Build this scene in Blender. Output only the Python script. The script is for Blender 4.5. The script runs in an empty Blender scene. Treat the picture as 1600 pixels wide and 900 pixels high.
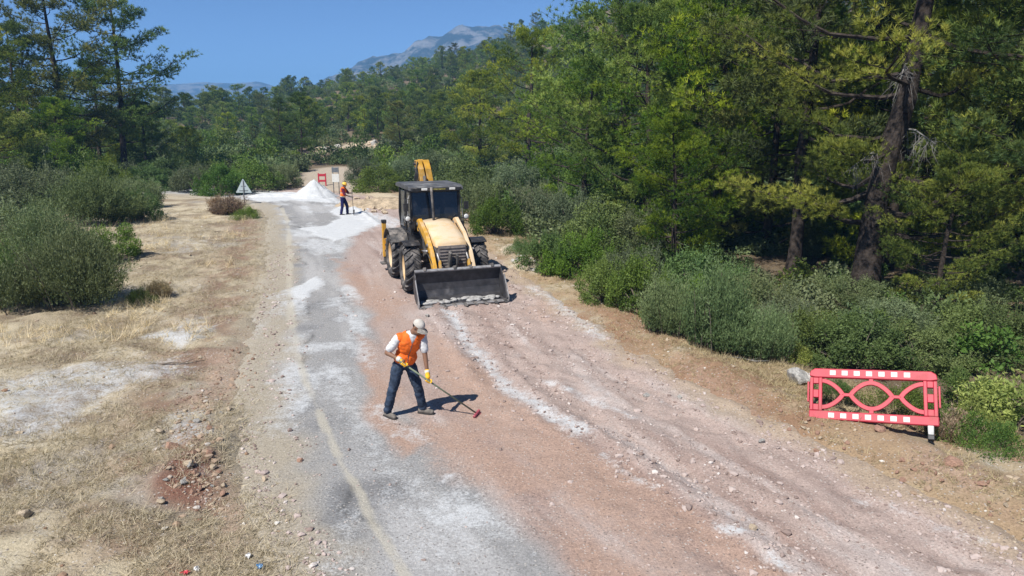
import bpy, bmesh, math, random
import numpy as np
from mathutils import Vector, Matrix, Euler

R = math.radians
rng = np.random.default_rng(7)
random.seed(7)
scene = bpy.context.scene
col = scene.collection

# ---------------------------------------------------------------- camera, sky, sun, exposure
CAM_H, PITCH, FPX = 4.8, R(13.04), 1101.0
cam_data = bpy.data.cameras.new("camera")
cam = bpy.data.objects.new("camera", cam_data)
col.objects.link(cam)
cam.location = (0, 0, CAM_H)
cam.rotation_euler = (R(90) - PITCH, 0, 0)
cam_data.sensor_width = 36.0
cam_data.lens = 36.0 * FPX / 1600.0
cam_data.clip_start = 0.1
cam_data.clip_end = 12000
scene.camera = cam

SUN_EL = R(52)
SUN_DIR = Vector((-0.62 * math.cos(SUN_EL), -0.785 * math.cos(SUN_EL), math.sin(SUN_EL))).normalized()   # towards the sun
world = bpy.data.worlds.new("World")
scene.world = world
world.use_nodes = True
wn = world.node_tree
wn.nodes.clear()
sky = wn.nodes.new("ShaderNodeTexSky")
sky.sky_type = 'NISHITA'
sky.sun_disc = False
sky.sun_elevation = SUN_EL
sky.sun_rotation = math.atan2(SUN_DIR.x, SUN_DIR.y)
sky.altitude = 100
sky.air_density = 0.5
sky.dust_density = 0.0
sky.ozone_density = 6.5
bg = wn.nodes.new("ShaderNodeBackground")
bg.inputs["Strength"].default_value = 0.10
wo = wn.nodes.new("ShaderNodeOutputWorld")
wn.links.new(sky.outputs[0], bg.inputs[0])
wn.links.new(bg.outputs[0], wo.inputs[0])

sun_data = bpy.data.lights.new("sun", 'SUN')
sun_data.energy = 5.0
sun_data.angle = R(0.53)
sun_data.color = (1.0, 0.96, 0.88)
sun = bpy.data.objects.new("sun", sun_data)
col.objects.link(sun)
sun.rotation_euler = SUN_DIR.to_track_quat('Z', 'Y').to_euler()

vs = scene.view_settings
vs.view_transform = 'Standard'
vs.look = 'None'
vs.exposure = 0.55
vs.gamma = 1.0
vs.use_curve_mapping = False
scene.cycles.max_bounces = 6
scene.cycles.diffuse_bounces = 3
scene.cycles.glossy_bounces = 2
scene.cycles.transmission_bounces = 3
scene.cycles.transparent_max_bounces = 6
scene.cycles.volume_bounces = 0
scene.cycles.use_denoising = True
scene.cycles.caustics_reflective = False
scene.cycles.caustics_refractive = False

# ---------------------------------------------------------------- helpers
SP, CP = math.sin(PITCH), math.cos(PITCH)


def at(px, py, z=0.0):
    """the point on the level z that stands at this spot of the survey photograph"""
    u = (px - 800.0) / FPX
    v = (450.0 - py) / FPX
    d = Vector((u, CP + v * SP, -SP + v * CP))
    t = (z - CAM_H) / d.z
    return Vector((d.x * t, d.y * t, z))


def tag(o, label=None, cat=None, group=None, kind=None):
    if label: o["label"] = label
    if cat: o["category"] = cat
    if group: o["group"] = group
    if kind: o["kind"] = kind
    return o


def empty(name, loc=(0, 0, 0), rz=0.0):
    o = bpy.data.objects.new(name, None)
    o.empty_display_size = 0.2
    o.location = loc
    o.rotation_euler = (0, 0, rz)
    col.objects.link(o)
    return o


def link(name, me, mat=None, parent=None, loc=None, rot=None):
    o = bpy.data.objects.new(name, me)
    col.objects.link(o)
    if mat is not None and len(me.materials) == 0:
        me.materials.append(mat)
    if parent is not None:
        o.parent = parent
    if loc is not None: o.location = loc
    if rot is not None: o.rotation_euler = rot
    return o


def copy_tree(o, parent=None):
    c = o.copy()
    col.objects.link(c)
    c.parent = parent
    for ch in o.children:
        copy_tree(ch, c)
    return c


def fast_mesh(name, V, F, smooth=False):
    """V (n,3), F (m,k) arrays of equal-sided faces"""
    V = np.ascontiguousarray(V, dtype=np.float32)
    F = np.ascontiguousarray(F, dtype=np.int32)
    me = bpy.data.meshes.new(name)
    m, k = F.shape
    me.vertices.add(len(V))
    me.vertices.foreach_set("co", V.ravel())
    me.loops.add(m * k)
    me.loops.foreach_set("vertex_index", F.ravel())
    me.polygons.add(m)
    me.polygons.foreach_set("loop_start", np.arange(0, m * k, k, dtype=np.int32))
    me.polygons.foreach_set("use_smooth", np.full(m, smooth, dtype=bool))
    me.update(calc_edges=True)
    return me


def set_attr(me, name, arr, dtype='FLOAT', domain='POINT'):
    a = me.attributes.new(name, dtype, domain)
    if dtype == 'FLOAT':
        a.data.foreach_set("value", np.ascontiguousarray(arr, dtype=np.float32).ravel())
    elif dtype == 'FLOAT_COLOR':
        arr = np.asarray(arr, dtype=np.float32)
        if arr.shape[1] == 3:
            arr = np.concatenate([arr, np.ones((len(arr), 1), np.float32)], 1)
        a.data.foreach_set("color", np.ascontiguousarray(arr).ravel())
    elif dtype == 'FLOAT_VECTOR':
        a.data.foreach_set("vector", np.ascontiguousarray(arr, dtype=np.float32).ravel())
    elif dtype == 'INT':
        a.data.foreach_set("value", np.ascontiguousarray(arr, dtype=np.int32).ravel())


def _h(ix, iy, s):
    n = (ix.astype(np.int64) * 374761393 + iy.astype(np.int64) * 668265263 + s * 974634777) & 0xffffffff
    n = ((n ^ (n >> 13)) * 1274126177) & 0xffffffff
    n = ((n ^ (n >> 16)) * 2246822519) & 0xffffffff
    return ((n ^ (n >> 15)) & 0xffff) / 65535.0


def vnoise(x, y, s=0):
    x = np.asarray(x, float); y = np.asarray(y, float)
    ix = np.floor(x); iy = np.floor(y)
    fx = x - ix; fy = y - iy
    fx = fx * fx * (3 - 2 * fx); fy = fy * fy * (3 - 2 * fy)
    a = _h(ix, iy, s); b = _h(ix + 1, iy, s); c = _h(ix, iy + 1, s); d = _h(ix + 1, iy + 1, s)
    return (a * (1 - fx) + b * fx) * (1 - fy) + (c * (1 - fx) + d * fx) * fy


def fbm(x, y, s=0, oct=4, gain=0.5):
    t = 0; amp = 1; tot = 0
    for i in range(oct):
        t = t + amp * vnoise(x * 2 ** i + 17.3 * i, y * 2 ** i - 9.1 * i, s + i)
        tot += amp; amp *= gain
    return t / tot


def sst(a, b, x):
    t = np.clip((x - a) / (b - a), 0, 1)
    return t * t * (3 - 2 * t)


class MB:
    """collects shapes and links them as one mesh object"""
    def __init__(self):
        self.bm = bmesh.new()

    def _add(self, verts, faces, M=None, smooth=False):
        vs_ = [self.bm.verts.new(M @ Vector(v) if M else Vector(v)) for v in verts]
        for f in faces:
            try:
                fc = self.bm.faces.new([vs_[i] for i in f])
                fc.smooth = smooth
            except ValueError:
                pass
        return vs_

    def box(self, c, s, rot=None, taper=1.0):
        x, y, z = s[0] / 2, s[1] / 2, s[2] / 2
        V = [(-x, -y, -z), (x, -y, -z), (x, y, -z), (-x, y, -z),
             (-x * taper, -y * taper, z), (x * taper, -y * taper, z), (x * taper, y * taper, z), (-x * taper, y * taper, z)]
        F = [(0, 3, 2, 1), (4, 5, 6, 7), (0, 1, 5, 4), (1, 2, 6, 5), (2, 3, 7, 6), (3, 0, 4, 7)]
        M = Matrix.Translation(c)
        if rot is not None:
            M = M @ Euler(rot).to_matrix().to_4x4()
        self._add(V, F, M)
        return self

    def prism(self, pts, x0, x1, axis='x'):
        """polygon pts (a, b) swept between x0 and x1 along axis"""
        n = len(pts)
        def mk(a, b, t):
            return {'x': (t, a, b), 'y': (a, t, b), 'z': (a, b, t)}[axis]
        V = [mk(a, b, x0) for a, b in pts] + [mk(a, b, x1) for a, b in pts]
        F = [tuple(range(n))[::-1], tuple(range(n, 2 * n))]
        F += [(i, (i + 1) % n, n + (i + 1) % n, n + i) for i in range(n)]
        self._add(V, F)
        return self

    def tube(self, path, r, n=8, cap=True, flat=None, smooth=True):
        path = [Vector(p) for p in path]
        rs = r if isinstance(r, (list, tuple)) else [r] * len(path)
        rings = []
        prev_u = None
        for i, p in enumerate(path):
            t = (path[min(i + 1, len(path) - 1)] - path[max(i - 1, 0)]).normalized()
            if prev_u is None:
                a = Vector((0, 0, 1)) if abs(t.z) < 0.9 else Vector((1, 0, 0))
                u = t.cross(a).normalized()
            else:
                u = (prev_u - t * prev_u.dot(t)).normalized()
            prev_u = u
            w = t.cross(u)
            fl = flat or 1.0
            rings.append([p + (u * math.cos(2 * math.pi * k / n + math.pi / n) + w * fl * math.sin(2 * math.pi * k / n + math.pi / n)) * rs[i] for k in range(n)])
        V = [v for rg in rings for v in rg]
        F = []
        for i in range(len(rings) - 1):
            for k in range(n):
                F.append((i * n + k, i * n + (k + 1) % n, (i + 1) * n + (k + 1) % n, (i + 1) * n + k))
        if cap:
            F.append(tuple(range(n))[::-1])
            F.append(tuple(range((len(rings) - 1) * n, len(rings) * n)))
        self._add(V, F, smooth=smooth and n > 5)
        return self

    def lathe(self, prof, n=24, axis='x', c=(0, 0, 0), closed=False):
        """prof list of (along, radius) turned round the axis"""
        V = []
        for a, r in prof:
            for k in range(n):
                th = 2 * math.pi * k / n
                p = {'x': (a, r * math.cos(th), r * math.sin(th)), 'z': (r * math.cos(th), r * math.sin(th), a),
                     'y': (r * math.cos(th), a, r * math.sin(th))}[axis]
                V.append((p[0] + c[0], p[1] + c[1], p[2] + c[2]))
        F = []
        m = len(prof)
        for i in range(m - 1 + (1 if closed else 0)):
            for k in range(n):
                j = (i + 1) % m
                F.append((i * n + k, i * n + (k + 1) % n, j * n + (k + 1) % n, j * n + k))
        if not closed:
            F.append(tuple(range(n))[::-1]); F.append(tuple(range((m - 1) * n, m * n)))
        self._add(V, F, smooth=True)
        return self

    def ball(self, c, r, rot=None, seg=12, rings=8):
        M = Matrix.Translation(c)
        if rot is not None:
            M = M @ Euler(rot).to_matrix().to_4x4()
        rr = r if isinstance(r, (tuple, list)) else (r, r, r)
        M = M @ Matrix.Diagonal((rr[0], rr[1], rr[2], 1))
        before = set(self.bm.faces)
        bmesh.ops.create_uvsphere(self.bm, u_segments=seg, v_segments=rings, radius=1, matrix=M)
        for f in self.bm.faces:
            if f not in before: f.smooth = True
        return self

    def mesh(self, name, bevel=0.0, seg=1, recalc=True):
        if recalc:
            bmesh.ops.recalc_face_normals(self.bm, faces=self.bm.faces)
        if bevel > 0:
            ed = [e for e in self.bm.edges if len(e.link_faces) == 2 and e.calc_face_angle(0) > R(35)]
            bmesh.ops.bevel(self.bm, geom=ed, offset=bevel, segments=seg, affect='EDGES', profile=0.7, clamp_overlap=True)
        me = bpy.data.meshes.new(name)
        self.bm.to_mesh(me)
        self.bm.free()
        return me

    def build(self, name, mat, parent=None, bevel=0.0, seg=1, loc=None, rot=None):
        return link(name, self.mesh(name, bevel, seg), mat, parent, loc, rot)


# ---------------------------------------------------------------- materials
class NT:
    def __init__(self, name):
        self.m = bpy.data.materials.new(name)
        self.m.use_nodes = True
        self.t = self.m.node_tree
        self.t.nodes.clear()
        self.out = self.t.nodes.new("ShaderNodeOutputMaterial")

    def n(self, typ, props=None, **ins):
        nd = self.t.nodes.new("ShaderNode" + typ)
        for k, v in (props or {}).items():
            setattr(nd, k, v)
        for k, v in ins.items():
            self.set(nd, k.replace("_", " "), v)
        return nd

    def set(self, nd, key, v):
        s = nd.inputs[int(key[1:])] if key[0] == '#' else nd.inputs[key]
        if hasattr(v, "outputs"): v = v.outputs[0]
        if hasattr(v, "is_linked"):
            self.t.links.new(v, s)
        else:
            s.default_value = v
        return nd

    def math(self, op, a, b=0.0, clamp=False):
        nd = self.n("Math", {"operation": op, "use_clamp": clamp})
        self.set(nd, "#0", a); self.set(nd, "#1", b)
        return nd.outputs[0]

    def mix(self, fac, a, b, blend='MIX'):
        nd = self.n("Mix", {"data_type": 'RGBA', "blend_type": blend})
        self.set(nd, "#0", fac)
        for k, v in (("#6", a), ("#7", b)):
            if isinstance(v, tuple) and len(v) == 3: v = v + (1.0,)
            self.set(nd, k, v)
        return nd.outputs[2]

    def ramp(self, x, lo, hi, a=0.0, b=1.0):
        nd = self.n("MapRange", {"interpolation_type": 'SMOOTHSTEP'})
        self.set(nd, "Value", x); self.set(nd, "From Min", lo); self.set(nd, "From Max", hi)
        self.set(nd, "To Min", a); self.set(nd, "To Max", b)
        return nd.outputs[0]

    def obj(self):
        return self.n("TexCoord").outputs["Object"]

    def noise(self, scale, detail=4, rough=0.55, vec=None, dist=0.0):
        nd = self.n("TexNoise")
        nd.inputs["Scale"].default_value = scale
        nd.inputs["Detail"].default_value = detail
        nd.inputs["Roughness"].default_value = rough
        nd.inputs["Distortion"].default_value = dist
        if vec is not None: self.t.links.new(vec, nd.inputs["Vector"])
        return nd.outputs["Fac"]

    def attr(self, name):
        return self.n("Attribute", {"attribute_name": name})

    def bump(self, h, strength=0.5, dist=0.01):
        nd = self.n("Bump")
        self.set(nd, "Height", h)
        nd.inputs["Strength"].default_value = strength
        nd.inputs["Distance"].default_value = dist
        return nd.outputs[0]

    def bsdf(self, color, rough=0.8, spec=0.3, metal=0.0, normal=None):
        b = self.n("BsdfPrincipled")
        if isinstance(color, tuple) and len(color) == 3: color = color + (1.0,)
        self.set(b, "Base Color", color); self.set(b, "Roughness", rough); self.set(b, "Metallic", metal)
        self.set(b, "Specular IOR Level", spec)
        if normal is not None: self.set(b, "Normal", normal)
        return b.outputs[0]

    def done(self, sh):
        self.t.links.new(sh, self.out.inputs[0])
        return self.m


def simple(name, c, rough=0.7, spec=0.3, metal=0.0, var=0.15, scale=8.0, dust=0.0, dust_c=(0.42, 0.37, 0.33), bump=0.0, bscale=40, bdist=0.004):
    t = NT(name)
    v = t.obj()
    n = t.noise(scale, 5, 0.6, v)
    lo = tuple(x * (1 - var) for x in c); hi = tuple(min(1, x * (1 + var)) for x in c)
    c1 = t.mix(t.ramp(n, 0.3, 0.7), lo, hi)
    r = rough
    if dust > 0:
        geo = t.n("NewGeometry")
        sep = t.n("SeparateXYZ")
        t.t.links.new(geo.outputs["Normal"], sep.inputs[0])
        up = t.ramp(sep.outputs[2], -0.6, 1.0, 0.25, 1.0)
        d = t.math('MULTIPLY', t.ramp(t.noise(scale * 0.7, 6, 0.65, v), 0.62 - 0.5 * dust, 0.95 - 0.5 * dust), up)
        d = t.math('MULTIPLY', d, min(1.0, dust + 0.25))
        c1 = t.mix(d, c1, dust_c)
        r = t.ramp(d, 0, 0.6, rough, 0.9)
    nm = t.bump(t.noise(bscale, 4, 0.6, v), bump, bdist) if bump > 0 else None
    return t.done(t.bsdf(c1, r, spec, metal, nm))


def foliage(name, ca, cb, cc=None, trans=0.35, rough=0.6, attr=True):
    """leaf colour between ca and cb by leaf age (tint), a little per-plant shift, thin translucent blades"""
    t = NT(name)
    tint = t.attr("tint").outputs["Fac"]
    c = t.mix(tint, ca, cb)
    if cc is not None:
        c = t.mix(t.ramp(tint, 0.86, 1.0), c, cc)
    oi = t.n("ObjectInfo")
    rnd = oi.outputs["Random"]
    hsv = t.n("HueSaturation")
    t.set(hsv, "Hue", t.math('ADD', t.math('MULTIPLY', rnd, 0.045), 0.4775))
    t.set(hsv, "Saturation", t.math('ADD', t.math('MULTIPLY', t.math('FRACT', t.math('MULTIPLY', rnd, 7.31)), 0.3), 0.82))
    t.set(hsv, "Value", t.math('ADD', t.math('MULTIPLY', t.math('FRACT', t.math('MULTIPLY', rnd, 3.77)), 0.55), 0.72))
    t.set(hsv, "Color", c)
    cc_ = hsv.outputs[0]
    d = t.bsdf(cc_, rough, 0.25)
    tr = t.n("BsdfTranslucent")
    t.set(tr, "Color", t.mix(0.6, cc_, (1.0, 1.0, 0.35), 'MULTIPLY'))
    mx = t.n("MixShader")
    mx.inputs[0].default_value = trans
    t.t.links.new(d, mx.inputs[1]); t.t.links.new(tr.outputs[0], mx.inputs[2])
    return t.done(mx.outputs[0])

# ---------------------------------------------------------------- terrain shape
ROAD_PTS = np.array([(4.6, 0.5), (3.1, 4.0), (1.75, 7.0), (0.5, 9.5), (-0.75, 12.0), (-2.3, 17.0), (-3.75, 22.0), (-5.3, 27.0),
                     (-8.0, 35.0), (-11.2, 43.0), (-14.0, 47.6), (-18.5, 51.2), (-26.0, 54.0), (-40.0, 57.0), (-70.0, 61.0)])
HW = 3.85


def smooth_poly(P, n=8):
    out = []
    m = len(P)
    for i in range(m - 1):
        p0, p1, p2, p3 = P[max(i - 1, 0)], P[i], P[i + 1], P[min(i + 2, m - 1)]
        for k in range(n):
            t = k / n
            out.append(0.5 * ((2 * p1) + (-p0 + p2) * t + (2 * p0 - 5 * p1 + 4 * p2 - p3) * t * t + (-p0 + 3 * p1 - 3 * p2 + p3) * t ** 3))
    out.append(P[-1])
    return np.array(out)


CL = smooth_poly(ROAD_PTS, 6)
CLS = np.concatenate([[0], np.cumsum(np.linalg.norm(np.diff(CL, axis=0), axis=1))])


def road_st(x, y):
    """arc length along the road, offset across it (right positive)"""
    x = np.asarray(x, float); y = np.asarray(y, float)
    best = np.full(x.shape, 1e18); S = np.zeros(x.shape); T = np.zeros(x.shape)
    for i in range(len(CL) - 1):
        a = CL[i]; d = CL[i + 1] - a
        L = np.linalg.norm(d); d = d / L
        rx = x - a[0]; ry = y - a[1]
        u = np.clip(rx * d[0] + ry * d[1], 0, L)
        qx = rx - u * d[0]; qy = ry - u * d[1]
        dd = qx * qx + qy * qy
        m = dd < best
        best = np.where(m, dd, best)
        S = np.where(m, CLS[i] + u, S)
        sgn = np.sign(rx * d[1] - ry * d[0])
        T = np.where(m, sgn * np.sqrt(dd), T)
    return S, T


HILL_X = [-3000, -260, -174, -109, -83, -65, -44, -22, 0, 33, 65, 110, 174, 260, 3000]
HILL_H = [3, 3, 4, 5, 8.5, 15, 19, 25, 31, 39, 45, 50, 54, 58, 62]


def hill(x, y):
    H = np.interp(x, HILL_X, HILL_H)
    r = np.clip((y - 56) / 184.0, 0, 1) ** 1.55
    z = H * r
    z = z + (fbm(x / 38.0, y / 38.0, 5, 3) - 0.5) * 7.0 * sst(70, 160, y)
    z = z * (1 - 0.9 * sst(270, 700, y))
    return z


TRACK = np.array([(-12.5, 47.0), (-13.6, 53.0), (-15.5, 60.0), (-16.8, 66.0), (-17.0, 70.0)])


SCAR = (-21.0, 92.0)


def poly_dist(x, y, P):
    best = np.full(np.shape(x), 1e18)
    for i in range(len(P) - 1):
        a = P[i]; d = P[i + 1] - a
        L2 = d @ d
        u = np.clip(((x - a[0]) * d[0] + (y - a[1]) * d[1]) / L2, 0, 1)
        best = np.minimum(best, (x - a[0] - u * d[0]) ** 2 + (y - a[1] - u * d[1]) ** 2)
    return np.sqrt(best)


def micro(x, y):
    near = 1 - sst(45, 90, np.hypot(x, y))
    hp = at(303, 735)
    heap_ = np.exp(-(((x - hp.x) / 0.45) ** 2 + ((y - hp.y) / 0.9) ** 2)) * (0.10 + 0.16 * fbm(x * 6, y * 6, 23, 3))
    return heap_ + ((fbm(x * 0.55, y * 0.55, 21, 3) - 0.5) * 0.22 + (fbm(x * 2.3, y * 2.3, 22, 4) - 0.5) * 0.15 + (fbm(x * 6.5, y * 6.5, 24, 2) - 0.5) * 0.045) * near


def ground_z(x, y):
    x = np.asarray(x, float); y = np.asarray(y, float)
    s, t = road_st(x, y)
    d = np.abs(t) - HW
    out = hill(x, y) + micro(x, y)
    # the verge on the far side of the left edge, and a low berm along the right edge
    berm = np.exp(-((d - 1.0) / 0.55) ** 2) * 0.13 * (t > 0) * (0.4 + fbm(x * 0.5, y * 0.5, 31, 3))
    out = out + berm * (y < 60)
    out = out - 0.45 * sst(1.8, 5.5, d) * (t > 0) * (1 - sst(34, 48, y))
    e = sst(-0.55, 0.35, d + (fbm(x * 1.7, y * 1.7, 33, 3) - 0.5) * 0.7)
    return out * e * sst(-0.3, 1.2, d + 0.3) + (-0.16 + 0.19 * e)


def road_z(x, y, s, t):
    z = (fbm(x * 0.45, y * 0.45, 41, 3) - 0.5) * 0.05
    z = z + hill(x, y) * (y > 54) * 0.6
    right = sst(-0.3, 0.8, t + (fbm(x * 0.8, y * 0.8, 43, 2) - 0.5) * 1.0)
    g = (fbm(x * 3.1, y * 3.1, 44, 4, 0.6) - 0.5)
    z = z + right * g * 0.16 + (fbm(x * 5.5, y * 5.5, 48, 2) - 0.5) * 0.03 * right
    # windrow the blade left, and ruts running along the road
    wr = np.exp(-((t - 0.55 - 0.25 * np.sin(s * 0.35)) / 0.22) ** 2) * (0.05 + 0.05 * vnoise(s * 1.7, t * 3, 45)) * sst(12, 14, s) * (1 - sst(20, 24, s))
    rut = -np.exp(-((t - 1.55) / 0.22) ** 2) * 0.045 + np.exp(-((t - 1.15) / 0.15) ** 2) * 0.05 - np.exp(-((t - 3.0) / 0.25) ** 2) * 0.04
    z = z + wr + rut * sst(0.3, 0.6, fbm(s * 0.25, t * 0.7, 46, 2))
    z = z - 0.05 * np.exp(-((t + 1.0) / 0.5) ** 2) * right
    edge = sst(HW - 0.5, HW + 0.1, np.abs(t))
    return z + 0.02 - 0.10 * sst(HW, HW + 0.7, np.abs(t)) + 0.05 * edge * (t > 0) * vnoise(s * 2, t * 2, 47)


# ---------------------------------------------------------------- what lies on the ground: colours and layers
def in_poly(x, y, pts, feather):
    """1 inside the ground outline pts, fading over feather metres"""
    P = np.array([(q[0], q[1]) for q in pts])
    inside = np.zeros(x.shape, bool)
    n = len(P)
    j = n - 1
    for i in range(n):
        xi, yi = P[i]; xj, yj = P[j]
        if yi != yj:
            c = ((yi > y) != (yj > y)) & (x < (xj - xi) * (y - yi) / (yj - yi) + xi)
            inside ^= c
        j = i
    d = poly_dist(x, y, np.vstack([P, P[:1]]))
    d = np.where(inside, d, -d)
    return sst(-feather, feather, d)


def blob(x, y, pts, feather=0.25, warp=0.5, seed=0, fr=0.9):
    """ground outline read at survey spots, its edge broken up"""
    W = [at(*p) for p in pts]
    xx = np.concatenate([[w.x] for w in W]); yy = np.concatenate([[w.y] for w in W])
    m = (x > xx.min() - 2) & (x < xx.max() + 2) & (y > yy.min() - 3) & (y < yy.max() + 3)
    out = np.zeros(x.shape)
    if m.any():
        wx = x[m] + (fbm(x[m] * fr, y[m] * fr, seed + 60, 4) - 0.5) * 2 * warp
        wy = y[m] + (fbm(x[m] * fr, y[m] * fr, seed + 80, 4) - 0.5) * 2 * warp * 1.6
        out[m] = in_poly(wx, wy, W, feather)
    return out


def streak(x, y, pts, w, seed=0, warp=0.12):
    P = np.array([at(*p)[:2] for p in pts])
    wx = x + (fbm(x * 1.3, y * 1.3, seed + 90, 3) - 0.5) * 2 * warp
    wy = y + (fbm(x * 1.3, y * 1.3, seed + 95, 3) - 0.5) * 2 * warp
    return np.exp(-(poly_dist(wx, wy, P) / w) ** 2)


def mixc(a, b, f):
    return a * (1 - f[:, None]) + np.asarray(b)[None, :] * f[:, None]


LINE_PX = [(640, 915), (585, 820), (545, 745), (508, 665), (480, 605), (463, 550), (455, 500), (452, 450), (452, 400), (452, 365), (449, 345), (440, 325)]


def surface_layers(x, y, on_road):
    s, t = road_st(x, y)
    n1 = fbm(x * 0.35, y * 0.35, 1, 4)
    n2 = fbm(x * 1.4, y * 1.4, 2, 4)
    ns = fbm(s * 0.25, t * 1.6, 3, 4)           # drawn out along the road by the blade
    nS = fbm(s * 0.5, t * 3.5, 4, 4)
    N = len(x)
    dust = np.zeros(N); red = np.zeros(N); line = np.zeros(N); rough = np.zeros(N)
    if on_road:
        paint = np.tile(np.array([[0.285, 0.280, 0.276]]), (N, 1))
        paint = mixc(paint, (0.17, 0.17, 0.175), sst(0.5, 0.75, n2) * 0.6)
        paint = mixc(paint, (0.42, 0.41, 0.405), sst(0.42, 0.7, ns) * 0.75)
        # fresh dark scraped patches
        paint = mixc(paint, (0.11, 0.11, 0.115), streak(x, y, [(575, 765), (600, 770)], 0.35, 1) * 0.6)
        # the scraped half: pink-grey crushed stone
        bw = (fbm(x * 0.6, y * 0.6, 12, 3) - 0.5) * 0.9
        tb = np.interp(y, [5, 8, 10, 12, 14, 17, 20, 24, 30, 36, 42], [-0.9, -1.1, -1.2, -1.5, -1.3, -1.1, -1.2, -1.5, -0.6, 0.6, 1.5])
        rr = sst(-0.25, 0.25, t - tb + bw * 0.6)
        base_r = mixc(np.tile(np.array([[0.385, 0.300, 0.265]]), (N, 1)), (0.30, 0.215, 0.185), sst(0.45, 0.75, ns))
        base_r = mixc(base_r, (0.47, 0.41, 0.385), sst(0.5, 0.75, nS) * 0.6)
        base_r = mixc(base_r, (0.21, 0.155, 0.135), sst(0.55, 0.85, fbm(s * 0.4, t * 5, 13, 3)) * 0.5)
        paint = paint * (1 - rr[:, None]) + base_r * rr[:, None]
        tc = np.interp(y, [5, 8, 10, 12, 14, 17, 20], [1.4, 1.0, 0.9, 0.75, 0.5, 0.2, -0.2])
        fine = rr * sst(0.3, -0.3, t - tc + bw * 0.5) * (1 - sst(18, 26, y))
        red = fine * (0.34 + 0.45 * sst(0.35, 0.7, fbm(s * 0.3, t * 1.2, 14, 3)))
        red = np.maximum(red, 0.95 * blob(x, y, [(560, 520), (590, 540), (612, 600), (640, 655), (700, 700), (640, 720), (600, 670), (565, 620)], 0.3, 0.3, 3))
        red = np.maximum(red, 0.75 * blob(x, y, [(640, 660), (760, 660), (830, 700), (900, 790), (760, 800), (660, 710)], 0.5, 0.5, 4))
        red = np.maximum(red, 0.7 * blob(x, y, [(515, 395), (560, 420), (640, 470), (600, 510), (550, 470)], 0.4, 0.5, 5))
        red = np.maximum(red, 0.5 * blob(x, y, [(820, 470), (870, 480), (900, 510), (850, 515), (810, 490)], 0.4, 0.4, 6))
        rough = rr * sst(-0.4, 0.5, t - tc + bw * 0.5)
        rough = np.maximum(rough, rr * 0.10)
        # white stone powder
        dust = 0.74 * sst(0.42, 0.72, fbm(s * 0.55, t * 1.3, 15, 4)) * (1 - rr)
        dust = np.maximum(dust, (1 - rr) * 0.62 * sst(0.55, 0.7, n2) * sst(-3.0, -2.0, t))
        dust = np.maximum(dust, rr * 0.34 * sst(0.55, 0.85, nS))
        for pts, w, k in [([(700, 488), (740, 545), (790, 598), (850, 645), (905, 682)], 0.26, 0.78),
                          ([(950, 712), (1010, 760)], 0.12, 0.6), ([(1120, 830), (1150, 845)], 0.16, 0.75), ([(1200, 880), (1240, 905)], 0.12, 0.7),
                          ([(850, 590), (930, 630), (990, 655)], 0.16, 0.62), ([(830, 450), (870, 475), (905, 500), (935, 530)], 0.35, 0.62),
                          ([(1000, 605), (1060, 640)], 0.12, 0.4), ([(1400, 800), (1480, 830), (1540, 850)], 0.14, 0.5),
                          ([(1330, 775), (1400, 790)], 0.1, 0.5), ([(740, 560), (700, 500)], 0.3, 0.5), ([(560, 520), (600, 570)], 0.2, 0.3)]:
            dust = np.maximum(dust, k * streak(x, y, pts, w, 7, 0.2))
        for pts, k, f in [([(400, 466), (450, 452), (497, 432), (505, 440), (478, 470), (458, 492), (412, 499), (428, 480)], 1.0, 0.14),
                          ([(462, 358), (512, 352), (528, 340), (515, 330), (535, 320), (566, 322), (592, 338), (606, 352), (566, 362), (545, 372), (522, 380), (505, 372)], 1.0, 0.25),
                          ([(400, 560), (440, 545), (520, 538), (560, 535), (540, 550), (470, 560), (420, 585)], 0.72, 0.3),
                          ([(415, 530), (470, 520), (500, 500), (470, 545)], 0.6, 0.3),
                          ([(390, 306), (455, 300), (530, 305), (520, 318), (450, 314), (400, 318)], 1.0, 0.3),
                          ([(585, 330), (630, 345), (610, 365), (570, 345)], 0.7, 0.4),
                          ([(520, 370), (560, 372), (545, 395), (515, 400)], 0.6, 0.4),
                          ([(470, 600), (560, 600), (610, 690), (720, 790), (800, 880), (700, 880), (600, 760), (520, 660)], 0.55, 0.5)]:
            dust = np.maximum(dust, k * blob(x, y, pts, f, 0.35, int(pts[0][0])))
        line = streak(x, y, LINE_PX, 0.085 + 0.05 * sst(10, 16, y), 5, 0.05) * (0.58 + 0.34 * sst(0.3, 0.65, n2)) * (1 - 0.25 * dust)
        line = line * (0.45 + 0.55 * sst(0.25, 0.5, fbm(s * 0.9, t * 0.2, 19, 3)) + 0.25 * sst(12, 18, y))
        # crumbling left rim: cracks and soil washed over it
        wob = (fbm(s * 0.8, t * 0.3, 18, 3) - 0.5) * 1.2
        crack = np.exp(-((t + 2.75 + wob) / 0.05) ** 2) * sst(0.45, 0.6, fbm(s * 0.7, 0 * t, 17, 2))
        paint = mixc(paint, (0.07, 0.07, 0.07), crack * 0.7)
        soil = sst(-2.7, -3.5, t + (n2 - 0.5) * 0.9 + (n1 - .5))
        paint = mixc(paint, (0.36, 0.31, 0.235), soil * 0.85)
        dust = dust * (1 - 0.5 * soil)
        soilr = sst(3.2, 3.8, t + (n2 - 0.5) * 0.9)
        paint = mixc(paint, (0.36, 0.28, 0.20), soilr * 0.8)
        rough = np.maximum(rough, np.maximum(soil, soilr) * 0.8)
    else:
        d = np.abs(t) - HW
        left = (t < 0)
        paint = np.tile(np.array([[0.47, 0.40, 0.285]]), (N, 1))
        paint = mixc(paint, (0.36, 0.30, 0.21), sst(0.40, 0.62, n1))
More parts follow.
